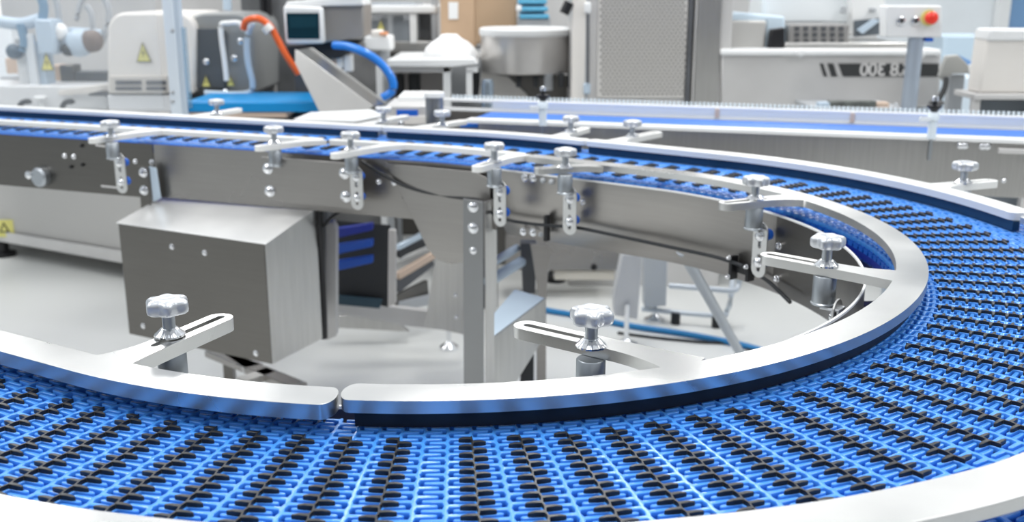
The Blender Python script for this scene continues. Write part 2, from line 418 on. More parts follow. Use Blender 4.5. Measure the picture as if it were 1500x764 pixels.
# ------------------------------------------------------------------ clamps: star knob, stem, washer, post, bracket
def star_mesh():
    mb = MB(); R = .0235
    lobe = lambda g, r: 1+(.13*math.cos(6*g)*min(1, max(0, (r-.012)/.010)) if r > .012 else 0)
    mb.rev((0,0,0), (0,0,1), [(.010,0),(.020,.0005),(R*.965,.003),(R,.006),(R,.0125),(R*.96,.0155),(R*.86,.0178),(.015,.0190),(.0085,.0193),(.0075,.0188),(.001,.0188)], CAST, 72, lobe)
    return mb.mesh('star_knob', 50)
def simple(fn):
    mb = MB(); fn(mb); return mb
STAR = star_mesh()
def washer_m():
    mb = MB(); lobe = lambda g, r: 1+(.03*math.cos(16*g) if r > .012 else 0)
    mb.rev((0,0,0), (0,0,1), [(.0178,0),(.0178,.0022),(.0150,.0045),(.0100,.0095),(.0085,.0100)], CHROME, 64, lobe); return mb.mesh('washer', 40)
WASH = washer_m()
STEM = simple(lambda m: m.rev((0,0,0), (0,0,1), [(.0075,0),(.0075,.017),(.0095,.0185),(.0095,.022)], POST, 24)).mesh('stem', 40)
POSTM = simple(lambda m: m.rev((0,0,0), (0,0,1), [(.0060,-.046),(.0180,-.045),(.0188,-.0435),(.0188,-.0425),(.0172,-.041),(.0172,-.0015),(.0160,0),(.004,0)], POST, 36)).mesh('post', 40)
def child(name, me, parent, loc=(0,0,0), rz=0):
    o = bpy.data.objects.new(name, me); COL.objects.link(o); o.parent = parent; o.location = loc; o.rotation_euler = (0,0,rz); return o
def clamp(x, y, label, n, plate=True, sc=1., rz=.2, foot=False, z=ZR, platelen=.078, outer=False, drop=0.0):
    q = pz(x, y, z); t = thing('guide_clamp', label, 'clamp knob', q, 'star knob clamps holding the guide rails'); t.scale = (sc,)*3
    child('washer', WASH, t, (0,0,.0002)); child('stem', STEM, t, (0,0,.008)); child('star_knob', STAR, t, (0,0,.028), rz)
    child('post', POSTM, t, (0,0,-.0145))
    n = Vector(n).normalized(); tt = Vector((-n.y, n.x, 0))      # n points from post towards the side panel
    mb = MB()
    # foot bracket: small bent plate from post bottom to the slotted plate
    mb.bar(Vector((0,0,-.0625)), Vector((0,0,-.0625))+n*.030, .026, .004, CAST)
    mb.bar(n*.028+Vector((0,0,-.062)), n*.028+Vector((0,0,-.100)), .026, .004, CAST, up=n)
    ob = obj('bracket', mb, None, .0008); ob.parent = t
    if plate:
        p0 = n*.024; w = .0185; L = platelen; pts = []
        for k in range(9): g = math.pi*k/8; pts.append(p0+tt*(w*math.cos(g))+Vector((0,0,-.066+w*math.sin(g))))
        for k in range(9): g = math.pi+math.pi*k/8; pts.append(p0+tt*(w*math.cos(g))+Vector((0,0,-.066-L+w*math.sin(g))))
        m1 = MB(); m1.prism(pts, -n*.003, RAIL); base = m1.mesh('slotted_plate')
        sl = []; w2 = .0042; p1 = p0+n*.01
        for za, zb in ((-.070, -.098), (-.118, -.068-L)):
            pp = []
            for k in range(9): g = math.pi*k/8; pp.append(p1+tt*(w2*math.cos(g))+Vector((0,0,za+w2*math.sin(g))))
            for k in range(9): g = math.pi+math.pi*k/8; pp.append(p1+tt*(w2*math.cos(g))+Vector((0,0,zb+w2*math.sin(g))))
            m2 = MB(); m2.prism(pp, -n*.03, RAIL); sl.append((m2.mesh('c'), 'DIFFERENCE'))
        me = bool_apply(base, sl)
        if not len(me.materials): me.materials.append(RAIL)
        o = obj('slotted_plate', me, None, .0005); o.parent = t
        for zz in (-.076, -.130):
            mb = MB(); bolt(mb, p0-n*.003+Vector((0,0,zz)), -n, .0085, h=.009); o = obj('bolt', mb, None); o.parent = t
            mb = MB(); c = p0+Vector((0,0,zz)); mb.cyl(c+n*.0005, c+n*.016, .007, CHROME); o = obj('spacer', mb, None); o.parent = t
            mb = MB(); mb.cyl(c+n*.016, c+n*.024, .0115, BLUEM); o = obj('blue_bush', mb, None); o.parent = t
    return t
def inward(x, y): s = s_at(x, y); return nrm(s)
def nr_(x, y, w=0): return nrm(s_at(x, y, ZR, w))
clamp(249, 491, 'star knob clamp on the slotted arm in front of the steel cover box', nr_(245, 570), plate=False, sc=1.0, rz=.35)
clamp(866, 507, 'star knob clamp on the slotted arm at the bottom centre before the steel leg', nr_(866, 575), plate=False, rz=.1)
clamp(1210, 389, 'star knob clamp before the dark curved panel at the right bend', nr_(1320, 455), plate=True, rz=.5, platelen=.07)
clamp(1106, 292, 'star knob clamp on the upper right inner rail above a slotted hanging plate', nr_(1110, 268), rz=.2)
clamp(828, 246, 'star knob clamp at the far left end of the long curved rail', nr_(828, 232), rz=.4)
clamp(724, 237, 'star knob clamp above the top of the tall steel leg', nr_(724, 222), rz=.1)
clamp(514, 219, 'star knob clamp above the right end of the bolted bracket plate', nr_(514, 206), rz=.3)
clamp(402, 210, 'star knob clamp above the left end of the bolted bracket plate', nr_(402, 196), plate=False, rz=.6)
clamp(163, 201, 'star knob clamp leftmost along the inner rail above the grey panel', nr_(163, 184), rz=.1)
clamp(1411, 268, 'star knob clamp on the far outer rail near the right edge', -nr_(1390, 285, WO), plate=False, rz=.2)
clamp(926, 200, 'star knob clamp on the left end of the far curved outer rail', -nr_(926, 212, WO), plate=False, rz=.4)
clamp(836, 193, 'star knob clamp on the right end of the short outer rail', -nr_(836, 204, WO), plate=False, rz=.0)
clamp(648, 184, 'star knob clamp beside the grey cylinder behind the belt', -nr_(648, 192, WO), plate=False, rz=.3)
clamp(562, 178, 'star knob clamp at the foot of the steel chute', -nr_(562, 186, WO), plate=False, rz=.3)
clamp(318, 166, 'star knob clamp in front of the cyan belt behind the conveyor', -nr_(318, 176, WO), plate=False, rz=.5)

# ------------------------------------------------------------------ curve conveyor frame
WP = -.060
sP0 = s_at(748, 245, ZB, WP)
cc = thing('curve_conveyor', 'curved stainless conveyor frame carrying the blue belt round the right bend', 'conveyor', (CX+.76, CY, 0))
PROF = [(WP, ZB-.001), (WP-.0025, ZB-.001), (WP-.0025, .790), (WP+.024, .742), (WP+.0265, .742), (WP, .790)]
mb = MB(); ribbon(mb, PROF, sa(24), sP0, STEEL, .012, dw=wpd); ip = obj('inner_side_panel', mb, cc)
mb = MB(); ribbon(mb, PROF, .02, sa(24), STEELD, .012, dw=wpd); obj('inner_side_panel', mb, cc)  # right end in darker steel, shading of the bend put into the colour
mb = MB(); ribbon(mb, [(WP-.0028, ZB+.0006), (WP+.0006, ZB+.0006), (WP+.0006, ZB-.003), (WP-.0028, ZB-.003)], .02, sP0, MATS['white_paint'], .012, dw=wpd); obj('panel_edge', mb, ip)
mb = MB(); ribbon(mb, [(.352, ZB-.02), (.3545, ZB-.02), (.3545, .742), (.352, .742)], .02, sP0, STEEL, .02); obj('outer_side_panel', mb, cc)
mb = MB(); ribbon(mb, [(-.03, ZB-.045), (-.01, ZB-.045), (-.01, ZB-.034), (-.03, ZB-.034)], .03, sP0-.01, BLUED, .03); obj('slide_rail', mb, cc)
mb = MB(); ribbon(mb, [(.30, ZB-.045), (.33, ZB-.045), (.33, ZB-.026), (.30, ZB-.026)], .03, sP0-.01, BLUED, .03); obj('slide_rail', mb, cc)
for a in (-115, -75, 0, 30):
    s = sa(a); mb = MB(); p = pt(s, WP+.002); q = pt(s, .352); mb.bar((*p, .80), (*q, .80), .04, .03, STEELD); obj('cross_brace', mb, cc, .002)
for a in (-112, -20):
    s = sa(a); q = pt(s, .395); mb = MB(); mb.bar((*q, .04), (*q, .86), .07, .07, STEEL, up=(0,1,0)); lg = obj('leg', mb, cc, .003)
    mb = MB(); mb.rev((*q, 0), (0,0,1), [(.045,0),(.045,.008),(.015,.02),(.012,.05)], CHROME); obj('foot', mb, lg)
def pan_bolt(parent, x, y, Y, r=.009, n=None, m=None, name='bolt'):
    q = pY(x, y, Y); mb = MB(); bolt(mb, q, n or (0,-1,0), r, m); return obj(name, mb, parent)
def on_panel(x, y, w=WP-.003, lo=20):
    # march along the sight line to the panel surface
    best = None
    u = (x-750)/F; v = (y-382)/F
    for i in range(int(sa(lo)/DS), len(_P)-2, 1):
        p = pt(i*DS, w+wpd(i*DS)); t = p[1]/(CT-v*ST); e = abs(u*t-p[0])
        if best is None or e < best[0]: best = (e, i*DS, t, p)
    _, s, t, p = best
    return s, Vector((p[0], p[1], HC-t*(ST+v*CT)))
def surf_bolt(parent, x, y, r=.008, m=None, w=WP-.003):
    s, q = on_panel(x, y, w); mb = MB(); bolt(mb, q, -nrm(s), r, m); return obj('bolt', mb, parent)
for x, y in ((768, 209+51), (781, 261)): surf_bolt(cc, x, y, .0085)
for x, y in ((795, 264), (808, 266)): surf_bolt(cc, x, y, .006, GREYP)
for x, y in ((766, 339), (780, 340)): surf_bolt(cc, x, y, .008)
for x, y in ((793, 343), (801, 344)): surf_bolt(cc, x, y, .005, GREYP)
for x, y in ((853, 296), (1141, 360), (1139, 408)): surf_bolt(cc, x, y, .006)
# joint sleeve between the modules
s0_, q0 = on_panel(752, 290); s1_, q1 = on_panel(846, 290)
# black cable along the panel
def cable_pts(lst, off=.019, lo=20):
    out = []
    for x, y in lst:
        s, q = on_panel(x, y, lo=lo); out.append(q-nrm(s)*off)
    return out
mb = MB(); mb.tube(cable_pts([(535, 234), (560, 250), (600, 271), (650, 284), (705, 291), (712, 300), (745, 318), (780, 325), (812, 328), (850, 331), (920, 345), (1000, 362), (1060, 375), (1100, 388)]), .0042, CABLE)
tag(obj('power_cable', mb, None, 0, 60), 'black cable sagging along the side panels from the left knob to the right bend', 'cable')
mb = MB(); mb.tube(cable_pts([(1118, 404), (1132, 414), (1148, 428), (1162, 442)], .006, 12), .0042, CABLE)
tag(obj('power_cable', mb, None, 0, 60), 'short black cable on the dark right end of the curved panel', 'cable')
s, q = on_panel(1092, 394); n_ = -nrm(s); tt = tan(s); mb = MB()
mb.bar(q+n_*.004-tt*.03, q+n_*.004+tt*.03, .012, .02, BLACK); mb.bar(q+n_*.012+tt*.022, q+n_*.012+tt*.03, .02, .052, BLACK); mb.bar(q+n_*.012-tt*.028, q+n_*.012-tt*.02, .02, .036, BLACK)
cl = obj('cable_clip', mb, None, .001); tag(cl, 'black cable clip bracket on the lower edge of the curved panel', 'cable clip')
for dx, dz in ((.028,.022), (.028,-.02), (-.024,.014)):
    mb = MB(); bolt(mb, q+n_*.022+tt*dx+Vector((0,0,dz)), n_, .004); obj('screw', mb, cl)
s, q = on_panel(806, 322); mb = MB(); mb.bar(q-nrm(s)*.012+Vector((0,0,.014)), q-nrm(s)*.012-Vector((0,0,.05)), .01, .016, BLACK, up=nrm(s))
tag(obj('cable_clip', mb, None, .001), 'small black cable clip between the two hanging slotted plates', 'cable clip')

# ------------------------------------------------------------------ straight conveyor (goes off to the left)
sc_ = thing('straight_conveyor', 'straight stainless conveyor frame leading away to the left edge', 'conveyor', (-.1, 2.7, 0))
sQ0 = sP0+.012; sQ1 = s_at(205, 215, ZB, WP)
mb = MB(); ribbon(mb, [(WP, ZB-.001), (WP-.0025, ZB-.001), (WP-.0025, .757), (WP, .757)], sQ0, sQ1, STEEL, .02); p1 = obj('inner_side_panel', mb, sc_)
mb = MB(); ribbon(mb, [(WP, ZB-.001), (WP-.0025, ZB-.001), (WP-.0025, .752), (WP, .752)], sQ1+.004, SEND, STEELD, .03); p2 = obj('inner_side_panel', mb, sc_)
mb = MB(); ribbon(mb, [(.352, ZB-.02), (.3545, ZB-.02), (.3545, .757), (.352, .757)], sQ0, SEND, STEEL, .03); obj('outer_side_panel', mb, sc_)
mb = MB(); ribbon(mb, [(WP-.004, ZB-.0005), (WP+.003, ZB-.0005), (WP+.003, ZB+.0015), (WP-.004, ZB+.0015)], sQ0, SEND, BLUEM, .03); obj('panel_edge', mb, sc_)
# gusset plate with rounded bottom
def plate_on(name, parent, px, m, off=.004, th=.003, bev=.0008):
    pts = []
    for x, y in px:
        s, q = on_panel(x, y); pts.append((s, q-nrm(s)*off))
    sm = sum(p[0] for p in pts)/len(pts); n = nrm(sm); c = pts[0][1]
    flat = [p-n*((p-c).dot(n)) for _, p in pts]
    mb = MB(); mb.prism(flat, -n*th, m); return obj(name, mb, parent, bev), flat, n
g, _, gn = plate_on('gusset_plate', sc_, [(566, 238), (700, 250), (722, 262), (722, 375), (690, 380), (668, 384), (648, 378), (632, 362), (620, 338), (600, 300)], STEEL, .004)
for x, y in ((555, 266), (577, 267)): surf_bolt(sc_, x, y, .0065)
for x, y in ((591, 259), (592, 288)): surf_bolt(sc_, x, y, .0045, BLACK)
for x, y in ((682, 277), (654, 346)): surf_bolt(sc_, x, y, .0075, w=WP-.012)
for x, y in ((95, 228), (108, 229), (222, 237)): surf_bolt(sc_, x, y, .0065)
for x, y in ((105, 244), (122, 241), (120, 213)): surf_bolt(sc_, x, y, .0045, BLACK)
# small pressed marks on the left panel
for x0, y0, x1, y1 in ((142, 212, 155, 214), (149, 272, 178, 275)):
    s, a = on_panel(x0, y0); s2, b = on_panel(x1, y1); mb = MB(); mb.bar(a-nrm(s)*.002, b-nrm(s)*.002, .004, .006, SATIN); obj('slot_trim', mb, sc_)
# round port on the left panel
s, q = on_panel(64, 258); mb = MB(); mb.rev(q, -nrm(s), [(.030,0),(.030,.02),(.024,.026),(.006,.026)], POST, 24); obj('round_port', mb, sc_)
s, q = on_panel(52, 254); mb = MB(); mb.rev(q, -nrm(s), [(.012,0),(.012,.03),(.004,.032)], CHROME, 16); obj('round_port', mb, sc_)
# bolted bracket plate
def plate_flat(name, parent, px, Y0, head, m, th=.004, bev=.001):
    # vertical plate whose first corner is at distance Y0 and that runs along heading
    n = Vector((math.cos(head), math.sin(head), 0)); u0 = px[0]; c = pY(u0[0], u0[1], Y0); pts = []
    for x, y in px:
        d = Vector(((x-750)/F, CT-(y-382)/F*ST, -(ST+(y-382)/F*CT))); o = Vector((0,0,HC))
        t = (c-o).dot(n)/d.dot(n); pts.append(o+d*t)
    mb = MB(); mb.prism(pts, -n*th, m); return obj(name, mb, parent, bev), pts, n
HS = heading(SEND-1)
s, q = on_panel(384, 245)
bp = thing('bracket_plate', 'rectangular stainless bracket plate with four big round bolts above the cover box', 'bracket', (q.x, q.y-.02, .82))
bo, pts, n = plate_flat('plate', bp, [(383, 229), (509, 238), (521, 250), (522, 306), (514, 306), (386, 291)], q.y-.075, HS, STEEL)
def bolts_on(parent, lst, pts, n, r, out=.004):
    for x, y in lst:
        d = Vector(((x-750)/F, CT-(y-382)/F*ST, -(ST+(y-382)/F*CT))); o = Vector((0,0,HC)); t = (pts[0]-o).dot(n)/d.dot(n)
        mb = MB(); bolt(mb, o+d*t-n*out, -n, r, h=r*1.0); obj('bolt', mb, parent)
bolts_on(bp, [(394, 246), (397, 279), (506, 253), (508, 287)], pts, n, .0125)
for x in (394, 508):
    d = Vector(((x-750)/F, CT+.075*ST, -(ST-.075*CT))); o = Vector((0,0,HC)); t = (pts[0]-o).dot(n)/d.dot(n)
    mb = MB(); c = o+d*t; mb.cyl(c, c+n*.055, .012, STEELD); obj('standoff', mb, bp)
# front steel leg with angle profile
s, q = on_panel(697, 300)
leg = thing('support_leg', 'tall angled stainless leg standing at the centre of the picture', 'leg frame', (q.x, q.y, 0))
Yl = q.y-.055
lp, pts, n = plate_flat('leg_face', leg, [(679, 290), (709, 295), (709, 560), (709, 690), (680, 690), (680, 560)], Yl, HS, mat('leg_steel', (.27,.275,.28), .36, .9, var=.04), .004)
bolts_on(leg, [(694, 302), (694, 333)], pts, n, .0115); bolts_on(leg, [(694, 366)], pts, n, .008)
c0 = pts[1]; c1 = pts[2]; mb = MB()
mb.prism([Vector((c0.x, c0.y, c0.z)), Vector((c0.x, c0.y, .03)), Vector((c0.x+.028, c0.y+.055, .03)), Vector((c0.x+.028, c0.y+.055, c0.z))], (.003, 0, 0), STEELL); obj('leg_side', mb, leg, .001)  # lighter steel, light on the right face painted in
mb = MB(); mb.rev((c0.x-.02, c0.y+.03, 0), (0,0,1), [(.04,0),(.04,.01),(.014,.02),(.012,.07)], CHROME); obj('foot', mb, leg)
# rear leg with channel
rl = thing('rear_support_leg', 'rear stainless leg with a bent channel brace right of the central leg', 'leg frame', (pY(790, 450, 2.95).x, 2.95, 0))
ppart('leg_face', rl, [(776, 356), (803, 358), (809, 372), (803, 395), (800, 440), (800, 600), (764, 600), (764, 500), (790, 440)], 2.95, .004, STEEL)
ppart('leg_inner', rl, [(762, 356), (786, 356), (784, 430), (766, 430)], 3.0, .05, DGREY)
ppart('leg_web', rl, [(762, 490), (782, 470), (782, 640), (762, 640)], 2.93, .02, DARK)
a, b, c_, d_ = pz(724, 458, .60), pz(754, 423, .60), pz(799, 436, .60), pz(724, 492, .60)
mb = MB(); mb.prism([a, b, c_, d_], (0,0,-.004), BLUEG); obj('channel_top', mb, rl, .001)
mb = MB(); mb.faces([d_, c_, c_-Vector((0,0,.10)), pz(724, 520, .60)-Vector((0,0,.14)), d_+Vector((0,.004,0)), c_+Vector((0,.004,0)), c_+Vector((0,.004,-.10)), pz(724, 520, .60)+Vector((0,.004,-.14))],
    [(0,1,2,3),(4,5,6,7),(0,1,5,4),(1,2,6,5),(2,3,7,6),(3,0,4,7)], STEELL); obj('channel_side', mb, rl)
for (x0, y0, x1, y1, r) in ((716, 388, 757, 363, .012), (716, 412, 770, 379, .016)):
    mb = MB(); mb.cyl(pY(x0, y0, 2.72), pY(x1, y1, 3.05), r, BLUEG); obj('cross_shaft', mb, rl, 0, 60)
mb = MB(); c = pY(782, 600, 2.96); mb.rev((c.x, c.y, 0), (0,0,1), [(.04,0),(.04,.01),(.014,.02),(.012,.3)], CHROME); obj('foot', mb, rl)
# angle bracket pair left of the box
s, q = on_panel(208, 260)
ab = thing('angle_bracket', 'upright stainless angle bracket with two bolts at the left rear corner of the cover box', 'bracket', (q.x, q.y, .7))
b_, pts, n = plate_flat('plate', ab, [(203, 243), (219, 245), (222, 300), (208, 305)], q.y-.04, HS, STEELD)
bolts_on(ab, [(212, 252), (213, 278)], pts, n, .0115)
ppart('flange', ab, [(218, 243), (229, 246), (236, 290), (224, 296)], q.y-.05, .004, BLUEG); ppart('flange', ab, [(234, 248), (239, 250), (243, 288), (238, 290)], q.y-.02, .004, BLUEG)
surf_bolt(sc_, 199, 236, .006)
# ------------------------------------------------------------------ stainless cover box
bx = thing('cover_box', 'large stainless steel cover box with sloped lid hanging under the straight conveyor', 'box', (-.82, 2.8, .38))
BL, BR = Vector((-1.02, 3.05, .76)), Vector((-.548, 2.79, .76)); FL, FRr = Vector((-1.10, 2.79, .72)), Vector((-.634, 2.544, .72))
def dn(p, z): return Vector((p.x, p.y, z))
mb = MB(); zb_ = .391
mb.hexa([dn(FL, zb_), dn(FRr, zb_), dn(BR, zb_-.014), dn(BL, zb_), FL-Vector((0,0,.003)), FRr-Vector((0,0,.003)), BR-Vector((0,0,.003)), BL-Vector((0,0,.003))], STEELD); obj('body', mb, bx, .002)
e = .004; mb = MB(); mb.hexa([FL+Vector((-e,-e,-.003)), FRr+Vector((e,-e,-.003)), BR+Vector((e,e,-.003)), BL+Vector((-e,e,-.003)), FL+Vector((-e,-e,0)), FRr+Vector((e,-e,0)), BR+Vector((e,e,0)), BL+Vector((-e,e,0))], mat('lit_lid_steel', (.84,.84,.83), .36, .45, var=.05, rvar=.08)); obj('lid', mb, bx, .001)  # same steel box, brightness of the upward face put into the lid colour
mb = MB(); nf = Vector((math.sin(math.radians(-28)), -math.cos(math.radians(-28)), 0)); sd = (BR-FRr); sd.z = 0
off = Vector((.0015, -.0005, 0))
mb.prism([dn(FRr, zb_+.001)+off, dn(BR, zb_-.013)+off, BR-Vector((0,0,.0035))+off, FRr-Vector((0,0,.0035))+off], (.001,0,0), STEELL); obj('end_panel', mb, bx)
fn = Vector((FRr.x-FL.x, FRr.y-FL.y, 0)).normalized(); fn = Vector((fn.y, -fn.x, 0))
for x, y in ((252, 361), (300, 370), (210, 477), (375, 517)):
    d = Vector(((x-750)/F, CT-(y-382)/F*ST, -(ST+(y-382)/F*CT))); o = Vector((0,0,HC)); t = (FL-o).dot(fn)/d.dot(fn)
    mb = MB(); bolt(mb, o+d*t, fn, .0065, h=.005); obj('screw', mb, bx)
# vertical hose and leg just right of the box
mb = MB(); mb.tube([pY(467, 300, 2.80), pY(469, 340, 2.80), pY(471, 400, 2.82), pY(473, 450, 2.84), pY(474, 494, 2.86)], .012, BLACK)
tag(obj('black_conduit', mb, None, 0, 60), 'thick black cable bundle hanging beside the cover box', 'cable')
mb = MB(); mb.tube([pY(446, 312, 2.79), pY(456, 322, 2.79), pY(466, 332, 2.79)], .005, BLACK)
tag(obj('thin_black_cable', mb, None, 0, 60), 'thin black cable joining the bundle from the box lid side', 'cable')
mb = MB(); mb.tube([pY(502, 308, 2.79), pY(486, 318, 2.79), pY(474, 332, 2.79)], .005, BLACK)
tag(obj('thin_black_cable', mb, None, 0, 60), 'thin black cable joining the bundle from under the bracket plate', 'cable')
# lower frame behind the box (another conveyor passing below)
lf = thing('lower_conveyor_frame', 'lower stainless frame with levelling foot and deep blue belt loop behind the box', 'frame', (pz(620, 500, 0).x, 3.6, 0))
Yf = 3.62
ppart('leg', lf, [(477, 325), (488, 325), (493, 335), (493, 492), (480, 498), (477, 498)], 2.95, .04, SATIN)
ppart('upright', lf, [(569, 336), (580, 337), (580, 444), (568, 450)], 3.30, .02, WARM)
ppart('cross_beam', lf, [(492, 440), (625, 455), (680, 452), (680, 487), (600, 478), (492, 458)], Yf, .03, SATIN)
ppart('end_plate', lf, [(638, 375), (690, 375), (690, 492), (622, 478)], Yf-.05, .004, STEELL)
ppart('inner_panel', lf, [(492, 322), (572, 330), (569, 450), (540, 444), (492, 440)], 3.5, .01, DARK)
for k in range(3):
    y = 335+k*24
    mb = MB(); mb.prism([pY(492, y+14, 3.36), pY(492, y, 3.36), pY(546, y-8, 3.42), pY(546, y+2, 3.42)], (0, .03, 0), BLUED if k == 0 else mat('loop_blue', (.004,.08,.46), .35)); obj('belt_loop', mb, lf, .003)
ppart('lower_tray', lf, [(492, 462), (560, 456), (600, 486), (492, 480)], Yf+.2, .02, STEELL)
ppart('dark_tray', lf, [(492, 432), (560, 438), (556, 452), (492, 446)], 3.47, .01, mat('petrol_panel', (.02,.06,.09), .4))
for x, y in ((667, 432), (668, 464)): pan_bolt(lf, x, y, Yf-.052, .006)
c = pz(658, 510, 0); mb = MB(); mb.rev((c.x, c.y, 0), (0,0,1), [(.036,0),(.036,.010),(.02,.022),(.010,.03),(.010,.13)], CHROME); obj('foot', mb, lf)
# dark slanted mechanism seen between the uprights
me_ = thing('slanted_mechanism', 'slanted rollers and dark links seen between the uprights under the gusset', 'mechanism', (pY(610, 400, 3.9).x, 3.9, 0))
for (x0, y0, x1, y1, w, m) in ((582, 362, 622, 342, .022, mat('pale_blue_steel', (.6,.7,.8), .3, .8)), (582, 374, 628, 352, .03, DARK), (582, 380, 630, 360, .018, STEELL), (580, 420, 632, 380, .05, DGREY), (582, 404, 636, 372, .03, PINK), (580, 442, 625, 420, .06, STEELD), (582, 448, 640, 436, .04, GREYP)):
    mb = MB(); mb.bar(pY(x0, y0, 3.85), pY(x1, y1, 4.0), .02, w, m); obj('roller', mb, me_, .002)

# flat bars lying below the box
fb = thing('flat_bar_frame', 'grey flat steel bars lying low below the cover box', 'frame', pz(370, 545, .25))
for (x0, y0, x1, y1, w, m) in ((310, 515, 440, 568, .05, STEEL), (330, 512, 372, 540, .06, SATIN), (352, 560, 398, 545, .05, STEELL)):
    mb = MB(); mb.bar(pz(x0, y0, .25), pz(x1, y1, .25), w, .02, m); obj('bar', mb, fb, .002)
for x, y in ((335, 526), (425, 562)):
    c = pz(x, y, .24); mb = MB(); mb.bar((c.x, c.y, 0), (c.x, c.y, .24), .03, .03, STEELD, up=(0,1,0)); obj('leg', mb, fb)

# ------------------------------------------------------------------ second conveyor behind
A_, B_ = Vector((-.03, 3.225, 0)), Vector((1.405, 2.80, 0)); D2 = (B_-A_).normalized(); N2 = Vector((-D2.y, D2.x, 0))
def c2(k, w, z): q = A_+D2*k+N2*w; return Vector((q.x, q.y, z))
K0, K1 = -.42, 2.6
def c2box(name, parent, k0, k1, w0, w1, z0, z1, m, bev=.001, **pr):
    mb = MB(); mb.hexa([c2(k0,w0,z0), c2(k1,w0,z0), c2(k1,w1,z0), c2(k0,w1,z0), c2(k0,w0,z1), c2(k1,w0,z1), c2(k1,w1,z1), c2(k0,w1,z1)], m); return obj(name, mb, parent, bev, **pr)
c2t = thing('flat_belt_conveyor', 'long stainless conveyor with smooth blue belt crossing behind the curve to the right', 'conveyor', c2(.7, .2, 0))
c2box('side_panel', c2t, -.08, K1, 0, .003, .787, .938, STEELL)
c2box('side_panel', c2t, K0, K1, .43, .433, .80, .93, STEEL)
c2box('top_lip', c2t, -.12, K1, -.012, .045, .938, .950, WHITE, .002)
c2box('belt', c2t, -.16, K1, .05, .38, .915, .928, mat('smooth_blue_belt', (.012,.15,.60), .4))
c2box('lower_rail', c2t, K0, K1, .40, .425, .925, .936, WHITE, .002)
c2box('clear_guard', c2t, -.16, K1, .40, .404, .937, .958, FROST)
c2box('upper_rail', c2t, K0+.05, K1, .40, .425, .958, .968, WHITE, .002)
mb = MB(); k = K0+.1
while k < K1:
    c = c2(k, .44, .975); mb.cyl(c-Vector((0,0,.008)), c+Vector((0,0,.003)), .0048, mat('pale_roller', (.72,.80,.86), .3), 8); k += .0145
obj('roller_strip', mb, c2t, 0, 60)
for k in (.62, 1.05, 1.9): c2box('guard_clip', c2t, k, k+.014, .395, .41, .933, .962, PINK)
for x, y in ((1407, 213), (1413, 213), (1439, 214), (1446, 214)):
    d = Vector(((x-750)/F, CT-(y-382)/F*ST, -(ST+(y-382)/F*CT))); o = Vector((0,0,HC)); t = (A_-o).dot(N2)/d.dot(N2); mb = MB(); bolt(mb, o+d*t, -N2, .0085); obj('bolt', mb, c2t)
for x, y in ((1470, 264),):
    d = Vector(((x-750)/F, CT-(y-382)/F*ST, -(ST+(y-382)/F*CT))); o = Vector((0,0,HC)); t = (A_-o).dot(N2)/d.dot(N2); mb = MB(); bolt(mb, o+d*t, -N2, .006); obj('bolt', mb, c2t)
d = Vector(((1478-750)/F, CT-(220-382)/F*ST, -(ST+(220-382)/F*CT))); t = (A_-Vector((0,0,HC))).dot(N2)/d.dot(N2); q = Vector((0,0,HC))+d*t
mb = MB(); mb.bar(q-D2*.03-N2*.012, q+D2*.06-N2*.012, .02, .014, SATIN); obj('latch', mb, c2t, .002)
for k in (1.75, 2.35):
    for w in (.02, .41):
        c = c2(k, w, 0); mb = MB(); mb.bar((c.x, c.y, .05), (c.x, c.y, .80), .05, .05, STEELD, up=N2); lg = obj('leg', mb, c2t, .002)
        mb = MB(); mb.rev(c, (0,0,1), [(.03,0),(.03,.008),(.01,.02),(.01,.06)], CHROME); obj('foot', mb, lg)
# small transfer piece left of it
tp = thing('transfer_bed', 'short pale transfer bed with a blue insert left of the grey cylinder', 'conveyor', pY(605, 185, 3.3))
fpart('bed', tp, 565, 155, 624, 184, 3.45, .25, SATIN, .004); fpart('blue_insert', tp, 581, 161, 612, 170, 3.445, .01, BLUEM, .001)
fpart('top_plate', tp, 583, 141, 622, 152, 3.6, .2, WHITE, .003); fpart('side_lip', tp, 560, 170, 625, 182, 3.44, .012, WARM, .002)
mb = MB(); c = pY(588, 180, 3.43); mb.rev(c, (0,-1,0), [(.010,0),(.010,.01),(.004,.014)], CHROME); obj('bolt', mb, tp)
rp = thing('round_post', 'upright grey steel cylinder with pale cap standing behind the guide rails', 'post', (pY(636, 180, 3.32).x, 3.32, 0))
c = pY(636, 137, 3.32); mb = MB(); mb.cyl((c.x, c.y, .80), (c.x, c.y, c.z-.01), .029, mat('grey_cylinder', (.27,.28,.29), .35, .9), 28); obj('barrel', mb, rp, 0, 60)
mb = MB(); mb.rev((c.x, c.y, c.z-.012), (0,0,1), [(.033,0),(.033,.014),(.03,.018)], WHITE, 28); obj('cap', mb, rp, .002)
